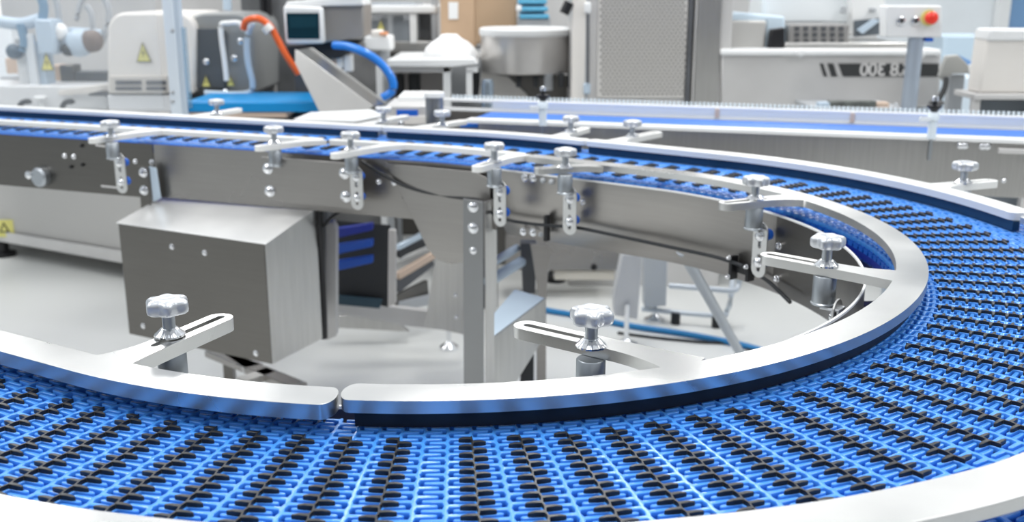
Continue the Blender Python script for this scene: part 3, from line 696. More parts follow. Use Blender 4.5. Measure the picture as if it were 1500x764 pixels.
# guard clamps
def gclamp(x, y0, y1, Y, label):
    c = pY(x, y0, Y); b = pY(x, y1, Y); t = thing('guard_clamp', label, 'clamp', b, 'guard clamps on the smooth blue belt conveyor')
    mb = MB(); mb.rev(b, (0,0,1), [(.012,0),(.012,.05),(.016,.052),(.016,.07),(.009,.075)], mat('clear_clamp', (.7,.78,.85), .2), 16); obj('clear_body', mb, t, 0, 60)
    mb = MB(); mb.rev((b.x, b.y, b.z+.075), (0,0,1), [(.008,0),(.02,.014),(.02,.018),(.006,.020),(.006,.03)], BLACK, 16); obj('black_knob', mb, t, 0, 60)
    mb = MB(); mb.rev((b.x, b.y, b.z+.105), (0,0,1), [(.009,0),(.009,.012),(.004,.014)], CHROME, 12); obj('nut', mb, t, 0, 60)
    mb = MB(); mb.bar((b.x-.04, b.y-.005, b.z+.055), (b.x+.01, b.y-.005, b.z+.055), .012, .012, FROST); obj('arm', mb, t, .001)
    mb = MB(); mb.bar((b.x, b.y, b.z-.06), b, .008, .008, POST, up=(0,1,0)); obj('pin', mb, t)
gclamp(795, 150, 184, 3.12, 'clear guard clamp with black knob below the round bowl machine')
gclamp(1364, 165, 203, 2.86, 'clear guard clamp with black knob near the control pole foot')

# ------------------------------------------------------------------ floor items under the curve
def floor_tube(name, label, cat, px, r, m, z=None):
    mb = MB(); mb.tube([pz(x, y, (z if z is not None else r)) for x, y in px], r, m); return tag(obj(name, mb, None, 0, 60), label, cat)
floor_tube('floor_hose', 'blue hose lying on the floor beyond the slotted arm', 'hose', [(760, 446), (806, 455), (850, 462), (890, 470), (930, 478), (1000, 488), (1060, 499), (1110, 511), (1200, 540)], .012, HOSEL)
floor_tube('floor_cable', 'thin black cable on the floor next to the blue hose', 'cable', [(905, 487), (960, 494), (1020, 500), (1090, 508), (1200, 560)], .006, CABLE)
wm = thing('white_leg_frame', 'pale boxy machine legs on levelling feet seen under the curve', 'leg frame', pz(930, 490, 0))
mb = MB(); mb.prism([pY(912, 372, 3.80), pY(942, 374, 3.80), pY(934, 468, 3.80), pY(900, 462, 3.80), pY(899, 436, 3.80)], (0,.08,0), mat('pale_grey_paint', (.66,.67,.68), .45)); obj('leg', mb, wm, .004)
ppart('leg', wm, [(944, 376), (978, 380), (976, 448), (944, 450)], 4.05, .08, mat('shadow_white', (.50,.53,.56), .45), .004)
for x, y, Y in ((917, 506, 0), (959, 469, 0)):
    c = pz(x, y, 0); mb = MB(); mb.rev((c.x, c.y, 0), (0,0,1), [(.045,0),(.045,.008),(.02,.02),(.010,.03),(.010,.17)], CHROME); obj('foot', mb, wm)
tb = thing('floor_tube_stand', 'bent grey tube stand on the floor behind the strut', 'stand', pz(1020, 460, 0))
for pts_ in ([(940, 452, .05), (1050, 462, .05), (1064, 455, .06), (1070, 440, .12), (1073, 408, .20)], [(980, 418, .20), (1040, 423, .20), (1075, 425, .20), (1082, 415, .22), (1084, 402, .26)]):
    mb = MB(); mb.tube([pz(*p) for p in pts_], .011, mat('tube_grey', (.58,.63,.68), .4, .3)); obj('tube', mb, tb, 0, 60)
for x, y in ((990, 457), (1050, 462)):
    c = pz(x, y, .05); mb = MB(); mb.cyl((c.x, c.y, 0), (c.x, c.y, .05), .02, BLACK); obj('foot', mb, tb)
mb = MB(); a = on_panel(1000, 388)[1]; b = pz(1120, 580, .02); mb.cyl(a+Vector((0,.02,.03)), b, .0135, POST); stt = obj('diagonal_strut', mb, None, 0, 60)
tag(stt, 'slanting round grey strut running from the curved panel to the floor', 'strut')
lb = thing('low_machine_base', 'low stainless machine base with pale skirt glimpsed behind the rear leg', 'machine base', pz(860, 400, 0))
fpart('body', lb, 740, 345, 912, 396, 4.42, .14, STEEL, .004)
fpart('skirt', lb, 812, 396, 900, 410, 4.44, .1, mat('cream_skirt', (.70,.66,.58), .5), .004)
c = pz(813, 411, 0); mb = MB(); mb.rev((c.x, c.y, 0), (0,0,1), [(.05,0),(.05,.03),(.025,.05),(.02,.12)], BLACK); obj('foot', mb, lb)
pan_bolt(lb, 870, 391, 4.42, .012, m=BLACK)

# ------------------------------------------------------------------ left packaging machine
lm = thing('packing_machine', 'pale packing machine cabinet with open frames and grey base at the upper left', 'machine', (-2.4, 5.3, 0))
a, b = pz(-120, 330, .09), pz(215, 389, .09); mb = MB(); bk = Vector((.35, .6, 0))
mb.hexa([a, b, b+bk, a+bk, a+Vector((0,0,.66)), b+Vector((0,0,.66)), b+bk+Vector((0,0,.66)), a+bk+Vector((0,0,.66))], mat('cabinet_grey', (.50,.49,.475), .45, .3)); obj('cabinet', mb, lm, .006)
mb = MB(); e = Vector((-.01,-.02,0)); mb.prism([a+e, b+e, b+e+Vector((0,0,.06)), a+e+Vector((0,0,.05))], (0,.01,0), SATIN); obj('plinth_lip', mb, lm, .002)
c = pz(6, 374, 0); mb = MB(); mb.rev((c.x, c.y, 0), (0,0,1), [(.06,0),(.06,.02),(.03,.03),(.03,.09)], BLACK); obj('foot', mb, lm)
for q in (b, a+bk, b+bk):
    mb = MB(); mb.cyl((q.x-.05, q.y+.05, 0), (q.x-.05, q.y+.05, .1), .04, BLACK); obj('foot', mb, lm)
mb = MB(); q = pY(7, 333, 5.10); mb.box(q.x-.05, 5.10, q.z-.05, q.x+.045, 5.104, q.z+.04, YEL); lab = obj('warning_label', mb, lm)
mb = MB(); mb.prism([Vector((q.x-.03, 5.098, q.z-.025)), Vector((q.x+.025, 5.098, q.z-.025)), Vector((q.x-.003, 5.098, q.z+.028))], (0,.003,0), BLACK)
mb.prism([Vector((q.x-.018, 5.096, q.z-.018)), Vector((q.x+.013, 5.096, q.z-.018)), Vector((q.x-.003, 5.096, q.z+.015))], (0,.003,0), YEL); obj('triangle_mark', mb, lab)
YL = 4.75
fpart('worktop', lm, -80, 125, 158, 163, YL-.1, .6, mat('worktop_white', (.70,.71,.72), .4), .01)
ppart('tray', lm, [(85, 132), (160, 122), (160, 136), (85, 140)], YL-.14, .02, WARM)
for (x0, y0, x1, y1, m, dy) in ((-60, 40, 20, 126, WALLM, .4), (24, 55, 40, 130, WHITE, .0), (55, 60, 66, 135, BLUEG, -.05), (88, 95, 108, 132, STEELD, .1), (110, 105, 156, 126, DGREY, .1), (8, 85, 42, 108, PINK, .1), (75, 95, 92, 125, PINK, .15), (0, 112, 50, 130, GREYP, .2)):
    fpart('frame_block', lm, x0, y0, x1, y1, YL+dy, .1, m, .006)
fpart('frosted_post', lm, 40, 50, 52, 135, YL-.08, .03, FROST, .003)
fpart('grey_motor', lm, 52, 28, 79, 80, YL-.1, .12, BLUEG, .01)
for (pts_, r, m) in (([(-10, 30, 4.7), (30, 35, 4.7), (60, 28, 4.7)], .028, BLUEG), ([(30, 35, 4.68), (36, 60, 4.68), (34, 75, 4.68)], .02, mat('steel_blue', (.16,.28,.40), .4)), ([(58, -10, 4.7), (64, 10, 4.7), (62, 30, 4.7)], .02, MATS['steel_blue']),
                     ([(80, -10, 4.75), (86, 20, 4.75), (84, 40, 4.75)], .014, GREYP), ([(112, 30, 4.8), (118, 5, 4.8), (126, -5, 4.8)], .012, GREYP), ([(126, 8, 4.8), (134, 20, 4.8), (136, 42, 4.8)], .013, GREYP), ([(150, -10, 4.85), (160, 20, 4.85), (152, 55, 4.85), (142, 68, 4.85)], .014, GREYP), ([(84, 46, 4.8), (110, 45, 4.8), (148, 48, 4.8)], .016, BLUEG)):
    tpart('pipe', lm, pts_, r, m)
for x, y, r, m in ((24, 75, .035, mat('gauge_dark', (.08,.12,.16), .3)), (88, 47, .04, WHITE), (118, 63, .06, BLUEG), (103, 72, .03, DARK), (136, 60, .05, mat('brown_block', (.17,.13,.11), .5))):
    mb = MB(); c = pY(x, y, YL-.02); mb.rev(c, (0,-1,0), [(r,0),(r,.03),(r*.7,.05),(r*.3,.055)], m, 20); obj('valve', mb, lm, 0, 50)
for x in (34, 97):
    mb = MB(); mb.tube([pY(x-6, 158, YL-.18), pY(x-2, 151, YL-.2), pY(x+7, 148, YL-.2), pY(x+10, 152, YL-.2)], .012, BLACK); obj('handle', mb, lm, 0, 60)
mb = MB(); c = pY(59, 147, YL-.14); mb.rev(c-Vector((0,0,.03)), (0,0,1), [(.012,0),(.012,.03),(.028,.034),(.028,.046),(.02,.05)], WHITE, 20); obj('white_knob', mb, lm, 0, 50)
mb = MB(); c = pY(179, 152, YL-.1); mb.rev(c, (0,-1,0), [(.012,0),(.012,.004)], GREYP, 16); obj('screw', mb, lm)
def warn(parent, x, y, w, h, Y):
    c = pY(x, y, Y); W = w/F*Y; H = h/F*Y
    def tri(k, m, dy, zoff=0):
        mb = MB(); mb.prism([Vector((c.x-W/2*k, Y-dy, c.z-H/2*k+zoff)), Vector((c.x+W/2*k, Y-dy, c.z-H/2*k+zoff)), Vector((c.x, Y-dy, c.z+H/2*k+zoff))], (0,.002,0), m); return mb
    o = obj('warning_triangle', tri(1, mat('dark_olive', (.22,.2,.10), .5), .003), parent, label='yellow warning triangle')
    obj('yellow_field', tri(.78, YEL, .005, -.004), o)
    mb = MB(); z = c.z-H*.06
    mb.prism([Vector((c.x+W*.05, Y-.008, z+H*.22)), Vector((c.x-W*.10, Y-.008, z-H*.02)), Vector((c.x+W*.0, Y-.008, z-H*.02)), Vector((c.x-W*.04, Y-.008, z-H*.24)), Vector((c.x+W*.12, Y-.008, z+H*.05)), Vector((c.x+W*.02, Y-.008, z+H*.05))], (0,.002,0), MATS['dark_olive']); obj('bolt_mark', mb, o)
warn(lm, 69, 90, 19, 26, YL-.10)

# white rounded hood
hd = thing('machine_hood', 'white rounded machine hood with louvre slots and yellow warning triangle', 'machine cover', (pY(215, 130, 4.5).x, 4.6, .8))
def rpoly(x0, y0, x1, y1, r, corners='tl tr'):
    P = []
    def arc(cx, cy, a0, a1):
        for k in range(7): g = math.radians(a0+(a1-a0)*k/6); P.append((cx+r*math.cos(g), cy-r*math.sin(g)))
    P.append((x0, y1)); arc(x0+r, y0+r, 180, 90) if 'tl' in corners else P.append((x0, y0))
    arc(x1-r, y0+r, 90, 0) if 'tr' in corners else P.append((x1, y0)); P.append((x1, y1)); return P
YH = 4.45
ppart('shell', hd, rpoly(157, 18, 285, 137, 26), YH, .55, WARM, .012)
ppart('dark_side', hd, rpoly(268, 19, 372, 137, 30), YH+.06, .5, mat('grey_shell', (.30,.31,.31), .4, .2), .01)
ppart('bottom_skirt', hd, [(160, 111), (245, 111), (245, 137), (160, 137)], YH-.012, .03, mat('skirt_warm', (.58,.55,.51), .45), .004)
for x0, x1 in ((169, 207), (214, 243)):
    for y0, y1 in ((118, 124), (127, 132)): fpart('louvre_slot', hd, x0, y0, x1, y1, YH-.016, .006, DGREY, .001)
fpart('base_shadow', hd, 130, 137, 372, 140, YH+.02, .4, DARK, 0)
ppart('inner_window', hd, rpoly(284, 42, 330, 128, 8), YH+.035, .02, mat('smoke_glass', (.10,.11,.12), .2), .002)
warn(hd, 210, 76, 22, 29, YH-.004); warn(hd, 302, 118, 13, 17, YH+.03); warn(hd, 338, 118, 12, 15, YH+.03)
tpart('grab_handle', hd, [(332, 118, YH-.02), (329, 90, YH-.02), (325, 60, YH-.02), (324, 37, YH-.02), (335, 34, YH-.02), (350, 34, YH-.02), (358, 44, YH-.02)], .011, WHITE)
tpart('grab_handle', hd, [(370, 34, YH-.05), (362, 55, YH-.05), (363, 90, YH-.05), (370, 120, YH-.05), (366, 135, YH-.05), (340, 138, YH-.05), (300, 136, YH-.05)], .013, BLUEG)
for x, y in ((302, 90), (343, 85), (352, 60), (330, 135)):
    pan_bolt(hd, x, y, YH+.03, .012)
ped = fpart('pedestal', hd, 158, 139, 268, 164, YH+.0, .5, MATS['worktop_white'], .005); fpart('pedestal', hd, 270, 141, 372, 164, YH+.07, .4, STEELD, .005)
mb = MB(); X0, X1, z0, z1 = fr(245, 139, 360, 164, YH+.08); mb.box(X0, YH+.1, 0, X1, YH+.5, z1, GREYP); obj('base', mb, hd, .005)

gp = thing('guard_post', 'pale blue-white upright guard post in front of the white hood', 'post', (pY(250, 160, 4.0).x, 4.0, 0))
mb = MB(); X0, X1, z0, z1 = fr(241, -60, 257, 163, 4.0); mb.box(X0, 4.0, 0, X1, 4.03, z1, mat('post_white', (.70,.77,.83), .4)); obj('post', mb, gp, .003)
mb = MB(); X2, X3, _, _ = fr(257, -60, 265, 163, 4.0); mb.box(X1, 4.004, 0, X3, 4.04, z1, mat('post_side', (.52,.60,.68), .4)); obj('side_profile', mb, gp, .002)
for y in (45, 135, 148): pan_bolt(gp, 253, y, 4.0, .006, m=GREYP)
mb = MB(); a = pY(-60, -40, 4.02); b = pY(241, 158, 4.02); mb.box(a.x, 4.012, b.z, b.x, 4.016, a.z, mat('clear_screen', (.85,.92,.97), .08, 0, alpha=.10)); gpn = obj('clear_guard_panel', mb, gp)
mb = MB(); a = pY(265, 40, 4.02); b = pY(283, 158, 4.02); mb.box(a.x, 4.012, b.z, b.x, 4.016, a.z, mat('blue_screen', (.25,.45,.60), .1, 0, alpha=.35)); obj('tinted_edge_panel', mb, gp)

cb = thing('cyan_belt_conveyor', 'short bright cyan belt conveyor running under the steel chute', 'conveyor', (pY(380, 160, 4.0).x, 4.1, .7))
fpart('belt', cb, 268, 150, 474, 164, 4.02, .42, CYAN, .004); fpart('frame', cb, 275, 164, 420, 172, 4.03, .4, PINK, .002); fpart('dark_bed', cb, 300, 138, 400, 151, 4.425, .02, DARK, .002)
mb = MB(); X0, X1, z0, z1 = fr(300, 160, 440, 172, 4.1); mb.box(X0, 4.12, 0, X1, 4.35, z0, DGREY); obj('base', mb, cb, .004)
# dark equipment column behind (between hood and screen box)
dk = thing('dark_equipment_rack', 'dark grey equipment rack with cables between the hood and the screen', 'rack', (pY(400, 150, 5.0).x, 5.0, 0))
mb = MB(); X0, X1, z0, z1 = fr(355, -60, 432, 150, 5.0); mb.box(X0, 5.0, 0, X1, 5.3, z1, mat('rack_grey', (.16,.165,.17), .45, .3, var=.3)); obj('cabinet', mb, dk, .005)
fpart('light_strip', dk, 385, 30, 400, 150, 4.98, .02, GREYP, .002); fpart('light_strip', dk, 398, 60, 403, 150, 4.96, .02, SATIN, .001)
mb = MB(); X0, X1, z0, z1 = fr(430, 60, 560, 150, 5.1); mb.box(X0, 5.1, 0, X1, 5.3, z1, mat('rack_mid', (.24,.24,.24), .5, .2, var=.3)); obj('lower_cabinet', mb, dk, .005)
for x0, x1 in ((383, 386), (392, 394)): tpart('cable', dk, [(x0, -20, 4.95), (x1, 20, 4.95), (x0+3, 60, 4.95)], .014, BLACK)
tpart('pipe', dk, [(331, -20, 4.9), (333, 6, 4.9), (333, 15, 4.9)], .02, BLUEG)

oh = tpart('air_hose', None, [(357, 42, 4.35), (361, 31, 4.33), (378, 27, 4.3), (395, 38, 4.3), (408, 60, 4.3), (420, 82, 4.3), (437, 108, 4.32)], .014, ORANGE); tag(oh, 'orange air hose arching from the grab handle to the chute', 'hose')
mb = MB(); a = pY(389, 38, 4.29); b = pY(396, 46, 4.29); mb.cyl(a, b, .022, WARM); obj('joint', mb, oh)
bh = tpart('air_hose', None, [(490, 66, 4.2), (510, 68, 4.15), (530, 75, 4.1), (552, 88, 4.1), (568, 105, 4.1), (576, 122, 4.1), (573, 135, 4.1), (560, 143, 4.1)], .0165, HOSE); tag(bh, 'thick bright blue hose looping below the screen box', 'hose')

# screen box
hm = thing('control_terminal', 'grey control terminal with dark touch screen in a white frame', 'control panel', (pY(470, 60, 4.35).x, 4.4, .8))
ppart('housing', hm, [(440, 10), (533, 6), (533, 55), (473, 63), (440, 62)], 4.36, .25, mat('housing_grey', (.36,.345,.33), .4, .5), .008)
ppart('bezel', hm, [(414, 8), (472, 10), (475, 64), (418, 65)], 4.30, .05, WHITE, .012)
ppart('screen', hm, [(419, 19), (467, 19), (468, 57), (421, 57)], 4.294, .01, SCREEN, .002)
ppart('screen_glow', hm, [(424, 24), (464, 24), (464, 40), (425, 41)], 4.2925, .002, mat('screen_mid', (.012,.05,.07), .15), 0)
ppart('top_cap', hm, [(420, 2), (528, -6), (533, 8), (416, 10)], 4.33, .25, WHITE, .006)
ppart('dark_neck', hm, [(418, 66), (530, 58), (500, 85), (424, 90)], 4.42, .12, DARK, .01)
mb = MB(); c = pY(450, 90, 4.5); mb.box(c.x-.06, 4.5, 0, c.x+.06, 4.6, c.z+.05, DGREY); obj('stand', mb, hm, .005)
for x0, y0, x1, y1, m in ((486, 75, 495, 100, PINK), (492, 78, 502, 100, WHITE), (503, 80, 516, 105, WHITE)): fpart('fitting', hm, x0, y0, x1, y1, 4.46, .05, m, .006)

# steel chute
ch = thing('steel_chute', 'angled stainless sheet metal chute with two raised sides', 'chute', (pY(500, 165, 3.9).x, 3.9, .7))
SH = mat('sheet_bright', (.66,.65,.63), .38, .85, var=.04)
mb = MB(); mb.prism([pY(432, 72, 3.92), pY(436, 74, 3.92), pY(546, 155, 3.86), pY(535, 166, 3.86), pY(470, 168, 3.86), pY(432, 92, 3.92)], (0,.006,0), SH); obj('front_side', mb, ch, .001)
mb = MB(); mb.prism([pY(436, 73, 3.93), pY(452, 70, 4.10), pY(563, 152, 4.06), pY(547, 156, 3.88)], (0,.004,-.01), mat('chute_inside', (.25,.25,.24), .35, .9)); obj('floor_sheet', mb, ch)
mb = MB(); mb.prism([pY(452, 70, 4.12), pY(458, 70, 4.12), pY(566, 150, 4.08), pY(560, 158, 4.08)], (0,.006,0), SH); obj('back_side', mb, ch, .001)
mb = MB(); mb.prism([pY(455, 164, 3.84), pY(545, 160, 3.84), pY(562, 168, 3.70), pY(520, 176, 3.66), pY(430, 174, 3.70)], (0,0,-.01), WHITE); obj('foot_flange', mb, ch, .002)

# transparent covered machine and small dispenser behind
tm = thing('clear_hood_machine', 'clear domed machine with bright top behind the screen terminal', 'machine', (pY(590, 60, 5.6).x, 5.6, 0))
ppart('hood', tm, rpoly(530, 3, 612, 62, 8), 5.6, .4, mat('smoky_clear', (.5,.55,.6), .1, 0, alpha=.45), .01)
fpart('hood_top', tm, 530, 8, 640, 20, 5.55, .5, WHITE, .01); fpart('edge', tm, 600, 10, 610, 64, 5.56, .03, WHITE, .004); fpart('edge', tm, 632, -5, 641, 60, 5.56, .03, GREYP, .004)
for x0, y0, x1, y1, m in ((538, 30, 552, 44, DGREY), (556, 26, 566, 60, STEELD), (575, 24, 590, 58, DARK), (592, 30, 600, 60, GREYP), (612, 18, 632, 60, mat('dark_mid', (.12,.125,.13), .4, .4))): fpart('inner_block', tm, x0, y0, x1, y1, 5.75, .1, m, .01)
fpart('deck', tm, 530, 60, 650, 78, 5.6, .5, STEELL, .006); warn(tm, 558, 36, 12, 14, 5.58)
mb = MB(); X0, X1, _, z1 = fr(535, 74, 645, 90, 5.65); mb.box(X0, 5.65, 0, X1, 6.0, z1, STEELD); obj('base', mb, tm)
ds = thing('label_dispenser', 'small white dispenser unit with orange tab beside the blue hose', 'dispenser', (pY(555, 70, 4.9).x, 4.9, .8))
fpart('body', ds, 534, 52, 573, 75, 4.9, .15, WHITE, .012); fpart('head', ds, 542, 44, 560, 56, 4.9, .1, WARM, .01); fpart('orange_tab', ds, 556, 47, 567, 51, 4.89, .05, mat('pale_orange', (.85,.35,.15), .4), .002)
mb = MB(); c = pY(562, 75, 4.95); mb.cyl((c.x, 4.95, 0), (c.x, 4.95, c.z+.01), .03, GREYP); obj('column', mb, ds)

# table with bag and cardboard box
tbl = thing('work_table', 'white table with thin legs under the cardboard box', 'table', (pY(635, 140, 4.7).x, 4.8, 0))
ppart('tabletop', tbl, [(566, 88), (694, 86), (700, 94), (662, 98), (568, 98)], 4.7, .6, WHITE, .004)
fpart('apron', tbl, 570, 98, 662, 106, 4.74, .04, SATIN, .002)
for x0, x1 in ((551, 560), (649, 660)):
    mb = MB(); X0, X1, _, z1 = fr(x0, 97, x1, 140, 4.74); mb.box(X0, 4.74, 0, X1, 4.79, z1, WHITE); obj('leg', mb, tbl, .003)
for x0, x1 in ((575, 582), (640, 646)):
    mb = MB(); X0, X1, _, z1 = fr(x0, 97, x1, 140, 5.25); mb.box(X0, 5.25, 0, X1, 5.3, z1, GREYP); obj('leg', mb, tbl, .003)
fpart('caster_box', tbl, 580, 108, 590, 142, 5.0, .1, DARK, .01); fpart('caster_box', tbl, 598, 108, 614, 140, 5.05, .1, DARK, .01); fpart('back_panel', tbl, 560, 104, 650, 142, 5.2, .02, mat('table_back', (.33,.31,.30), .5), 0)
mb = MB(); bm_ = mb; c = pY(657, 72, 4.82)
lob = lambda g, r: 1+.16*math.sin(3*g+1)+.08*math.sin(7*g)
mb.rev((c.x, 4.9, pY(657, 90, 4.8).z), (0,0,1), [(.10,0),(.115,.02),(.10,.06),(.075,.085),(.05,.10),(.03,.12)], BAG, 40, lob); bo = obj('plastic_bag', mb, None, 0, 60); tag(bo, 'crumpled white plastic bag lying on the white table', 'bag')
cbx = thing('cardboard_box', 'brown cardboard box with white sticker behind the white bag', 'box', (pY(700, 80, 5.4).x, 5.4, .8))
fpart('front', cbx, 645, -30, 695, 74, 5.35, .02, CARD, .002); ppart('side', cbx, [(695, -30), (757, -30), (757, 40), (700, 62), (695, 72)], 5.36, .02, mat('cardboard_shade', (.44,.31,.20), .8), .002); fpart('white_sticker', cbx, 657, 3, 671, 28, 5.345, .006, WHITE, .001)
X0, X1, z0, z1 = fr(648, -30, 752, 70, 5.4); mb = MB(); mb.box(X0, 5.38, z0+.02, X1, 5.62, z1-.01, CARD); obj('body', mb, cbx)
mb = MB(); X0, X1, z0, z1 = fr(640, 66, 760, 74, 5.4); mb.box(X0, 5.36, 0, X1, 5.8, z0+.012, GREYP); tag(obj('side_cabinet', mb, None, .004), 'grey cabinet carrying the cardboard box', 'cabinet')
cr = thing('blue_crate', 'light blue crate with slotted sides right of the cardboard box', 'crate', (pY(780, 30, 5.3).x, 5.3, .9))
for k in range(4): fpart('slat', cr, 757+k*1.5, -12+k*11, 800+k*1.5, -5+k*11, 5.25, .2, CRATE, .006)
fpart('panel', cr, 760, -14, 798, 28, 5.33, .1, mat('pale_crate', (.45,.62,.75), .5), .004); fpart('white_fold', cr, 756, 8, 764, 16, 5.2, .04, WHITE, .004)
mb = MB(); X0, X1, z0, z1 = fr(758, 30, 806, 36, 5.3); mb.box(X0, 5.26, 0, X1, 5.5, z0+.03, GREYP); obj('stand', mb, cr)

# round bowl machine
bw = thing('round_bowl_machine', 'round stainless bowl machine with pale rim on a legged base', 'machine', (pY(770, 120, 4.7).x, 4.95, 0))
c = pY(770, 105, 4.95); cz = c.z; top = pY(770, 45, 4.72).z; R = (838-702)/2/F*4.72
mb = MB(); mb.rev((c.x, 4.95, cz), (0,0,1), [(R*.97,0),(R,.01),(R,top-cz-.02)], mat('bowl_steel', (.58,.56,.54), .3, .6, var=.05), 64); obj('bowl', mb, bw, 0, 60)
mb = MB(); mb.rev((c.x, 4.95, top-.03), (0,0,1), [(R*1.005,0),(R*1.03,.006),(R*1.03,.03),(R*.98,.036),(R*.94,.03),(R*.94,.005)], WHITE, 64); obj('rim', mb, bw, 0, 60)
mb = MB(); mb.rev((c.x, 4.95, cz-.015), (0,0,1), [(R*.6,0),(R*.9,.016)], DARK, 48); obj('underside', mb, bw, 0, 60)
for x in (760, 785, 822, 835):
    mb = MB(); X0, X1, z0, z1 = fr(x-4, 106, x+4, 128, 4.8); mb.box(X0, 4.8, z0, X1, 4.83, z1, DARK); obj('rubber_mount', mb, bw, .004)
for k in range(7):
    mb = MB(); q = pY(803, 108+k*3.6, 4.78); mb.cyl(q, q-Vector((0,0,.006)), .022, GREYP, 16); obj('spring_coil', mb, bw, 0, 60)
ppart('base_plate', bw, [(742, 110), (772, 138), (776, 150), (700, 150), (705, 106)], 4.98, .02, WARM, .002)
ppart('base_plate', bw, [(770, 118), (838, 112), (838, 150), (776, 150)], 5.02, .02, SATIN, .002)
mb = MB(); mb.box(c.x-.2, 5.0, 0, c.x+.2, 5.2, cz-.02, STEELD); obj('base', mb, bw)
fpart('white_leg', bw, 683, 98, 700, 106, 4.72, .02, WHITE, .001); fpart('white_leg', bw, 683, 104, 692, 145, 4.72, .02, WHITE, .001); mb = MB(); q = pY(714, 116, 4.3); mb.rev((q.x, 4.3, .4), (0,0,1), [(.027,0),(.027,q.z-.42),(.022,q.z-.40)], mat('chrome_cyl', (.38,.45,.52), .25, .9), 24); obj('cylinder', mb, bw, 0, 60)
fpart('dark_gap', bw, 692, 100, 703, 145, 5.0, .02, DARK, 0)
mb = MB(); q = pY(714, 150, 4.3); mb.box(q.x-.04, 4.27, 0, q.x+.04, 4.33, .42, DGREY); obj('cylinder_base', mb, bw)

# perforated column
pc = thing('perforated_column', 'tall stainless column with a perforated panel in the middle background', 'machine column', (pY(945, 150, 4.6).x, 4.7, 0))
X0, X1, z0, z1 = fr(838, -60, 1072, 158, 4.62); mb = MB(); mb.box(X0, 4.62, 0, X1, 5.0, z1, SATIN); obj('body', mb, pc, .004)
for x0, x1, m in ((838, 858, WARM), (1008, 1014, DGREY), (1016, 1020, SATIN), (1021, 1056, STEELL), (1014, 1018, STEELD), (858, 862, GREYP)): fpart('edge_profile', pc, x0, -60, x1, 158, 4.60, .03, m, .002)
fpart('panel', pc, 876, -60, 1006, 143, 4.605, .02, mat('perforated_panel', (.66,.64,.61), .45, .2), .002)
mb = MB(); PERF = mat('perforation_dark', (.15,.145,.14), .6)
for j in range(30):
    y = -6+j*4.95
    for i in range(19):
        x = 881+i*6.6+(3.3 if j % 2 else 0); q0 = pY(x, y, 4.602); w = .0078; h = .0034
        mb.prism([Vector((q0.x+w*math.cos(g), 4.602, q0.z+h*math.sin(g))) for g in [k*math.pi/4+.39 for k in range(8)]], (0,.002,0), PERF)
pf = obj('perforations', mb, pc); pf['kind'] = 'stuff'
tpart('rod', pc, [(861, 20, 4.55), (861, 80, 4.55), (861, 122, 4.55)], .006, DGREY)
mb = MB(); mb.cyl(pY(826, 20, 4.6), pY(834, 3, 4.6), .022, BLACK); obj('black_grip', mb, pc, 0, 60)
fpart('white_fitting', pc, 856, 3, 866, 20, 4.56, .03, WHITE, .008); fpart('white_fitting', pc, 855, 122, 865, 138, 4.56, .03, BLUEG, .006)

# right machine with black band
rm = thing('slicing_machine', 'large grey machine with black striped band and mirrored lettering at right', 'machine', (pY(1220, 150, 4.6).x, 4.8, 0))
ppart('body', rm, [(1056, 80), (1380, 80), (1376, 157), (1056, 157)], 4.6, .6, mat('brushed_body', (.62,.61,.60), .4, .35, var=.10, vscale=2), .01)
mb = MB(); X0, X1, z0, z1 = fr(1080, 157, 1350, 170, 4.75); mb.box(X0, 4.75, .1, X1, 5.2, z0+.05, GREYP); obj('base', mb, rm)
for x in (1100, 1330):
    q = pY(x, 170, 4.8); mb = MB(); mb.cyl((q.x, 4.85, 0), (q.x, 4.85, .1), .03, BLACK); obj('foot', mb, rm)
fpart('top_edge', rm, 1056, 72, 1380, 82, 4.58, .5, WHITE, .01)
fpart('left_block', rm, 1062, 30, 1122, 76, 4.7, .3, mat('block_grey', (.55,.54,.52), .45, .4), .01)
ppart('left_cap', rm, [(1064, 22), (1086, 18), (1150, 24), (1152, 76), (1122, 76), (1122, 32), (1064, 32)], 4.74, .3, PALEB, .01)
fpart('black_strip', rm, 1056, 25, 1064, 77, 4.69, .05, BLACK, .004)
ppart('black_port', rm, [(1130, 43), (1150, 40), (1150, 72), (1142, 78), (1126, 76)], 4.66, .05, BLACK, .006)
fpart('louvre_box', rm, 1156, 36, 1244, 64, 4.72, .3, mat('louvre_grey', (.27,.265,.26), .5), .006)
mb = MB()
for j in range(3):
    for i in range(6):
        X0, X1, z0, z1 = fr(1164+i*13, 39+j*9, 1171+i*13, 45+j*9, 4.716); mb.box(X0, 4.716, z0, X1, 4.722, z1, DGREY)
obj('louvre_holes', mb, rm)
ppart('deck', rm, [(1150, 63), (1332, 62), (1332, 74), (1150, 74)], 4.64, .4, STEELL, .006)
fpart('white_cover', rm, 1118, -60, 1250, 36, 5.05, .3, mat('cover_white', (.80,.84,.86), .5), .02)
ppart('white_cover', rm, [(1244, -40), (1300, -40), (1296, 20), (1262, 52), (1246, 52)], 5.0, .2, WHITE, .01)
ppart('dark_cutout', rm, [(1252, 30), (1296, 26), (1296, 50), (1252, 54)], 4.98, .02, mat('cutout', (.10,.12,.14), .4), .002); ppart('pale_blade', rm, [(1256, 44), (1280, 28), (1290, 30), (1264, 50)], 4.96, .02, BLUEG, .002)
for x0, y0, x1, y1 in ((1233, 9, 1241, 20), (1275, 11, 1284, 17)): fpart('hinge', rm, x0, y0, x1, y1, 4.98, .03, GREYP, .004)
BAND = mat('band_black', (.035,.037,.038), .5)
YB = 4.596
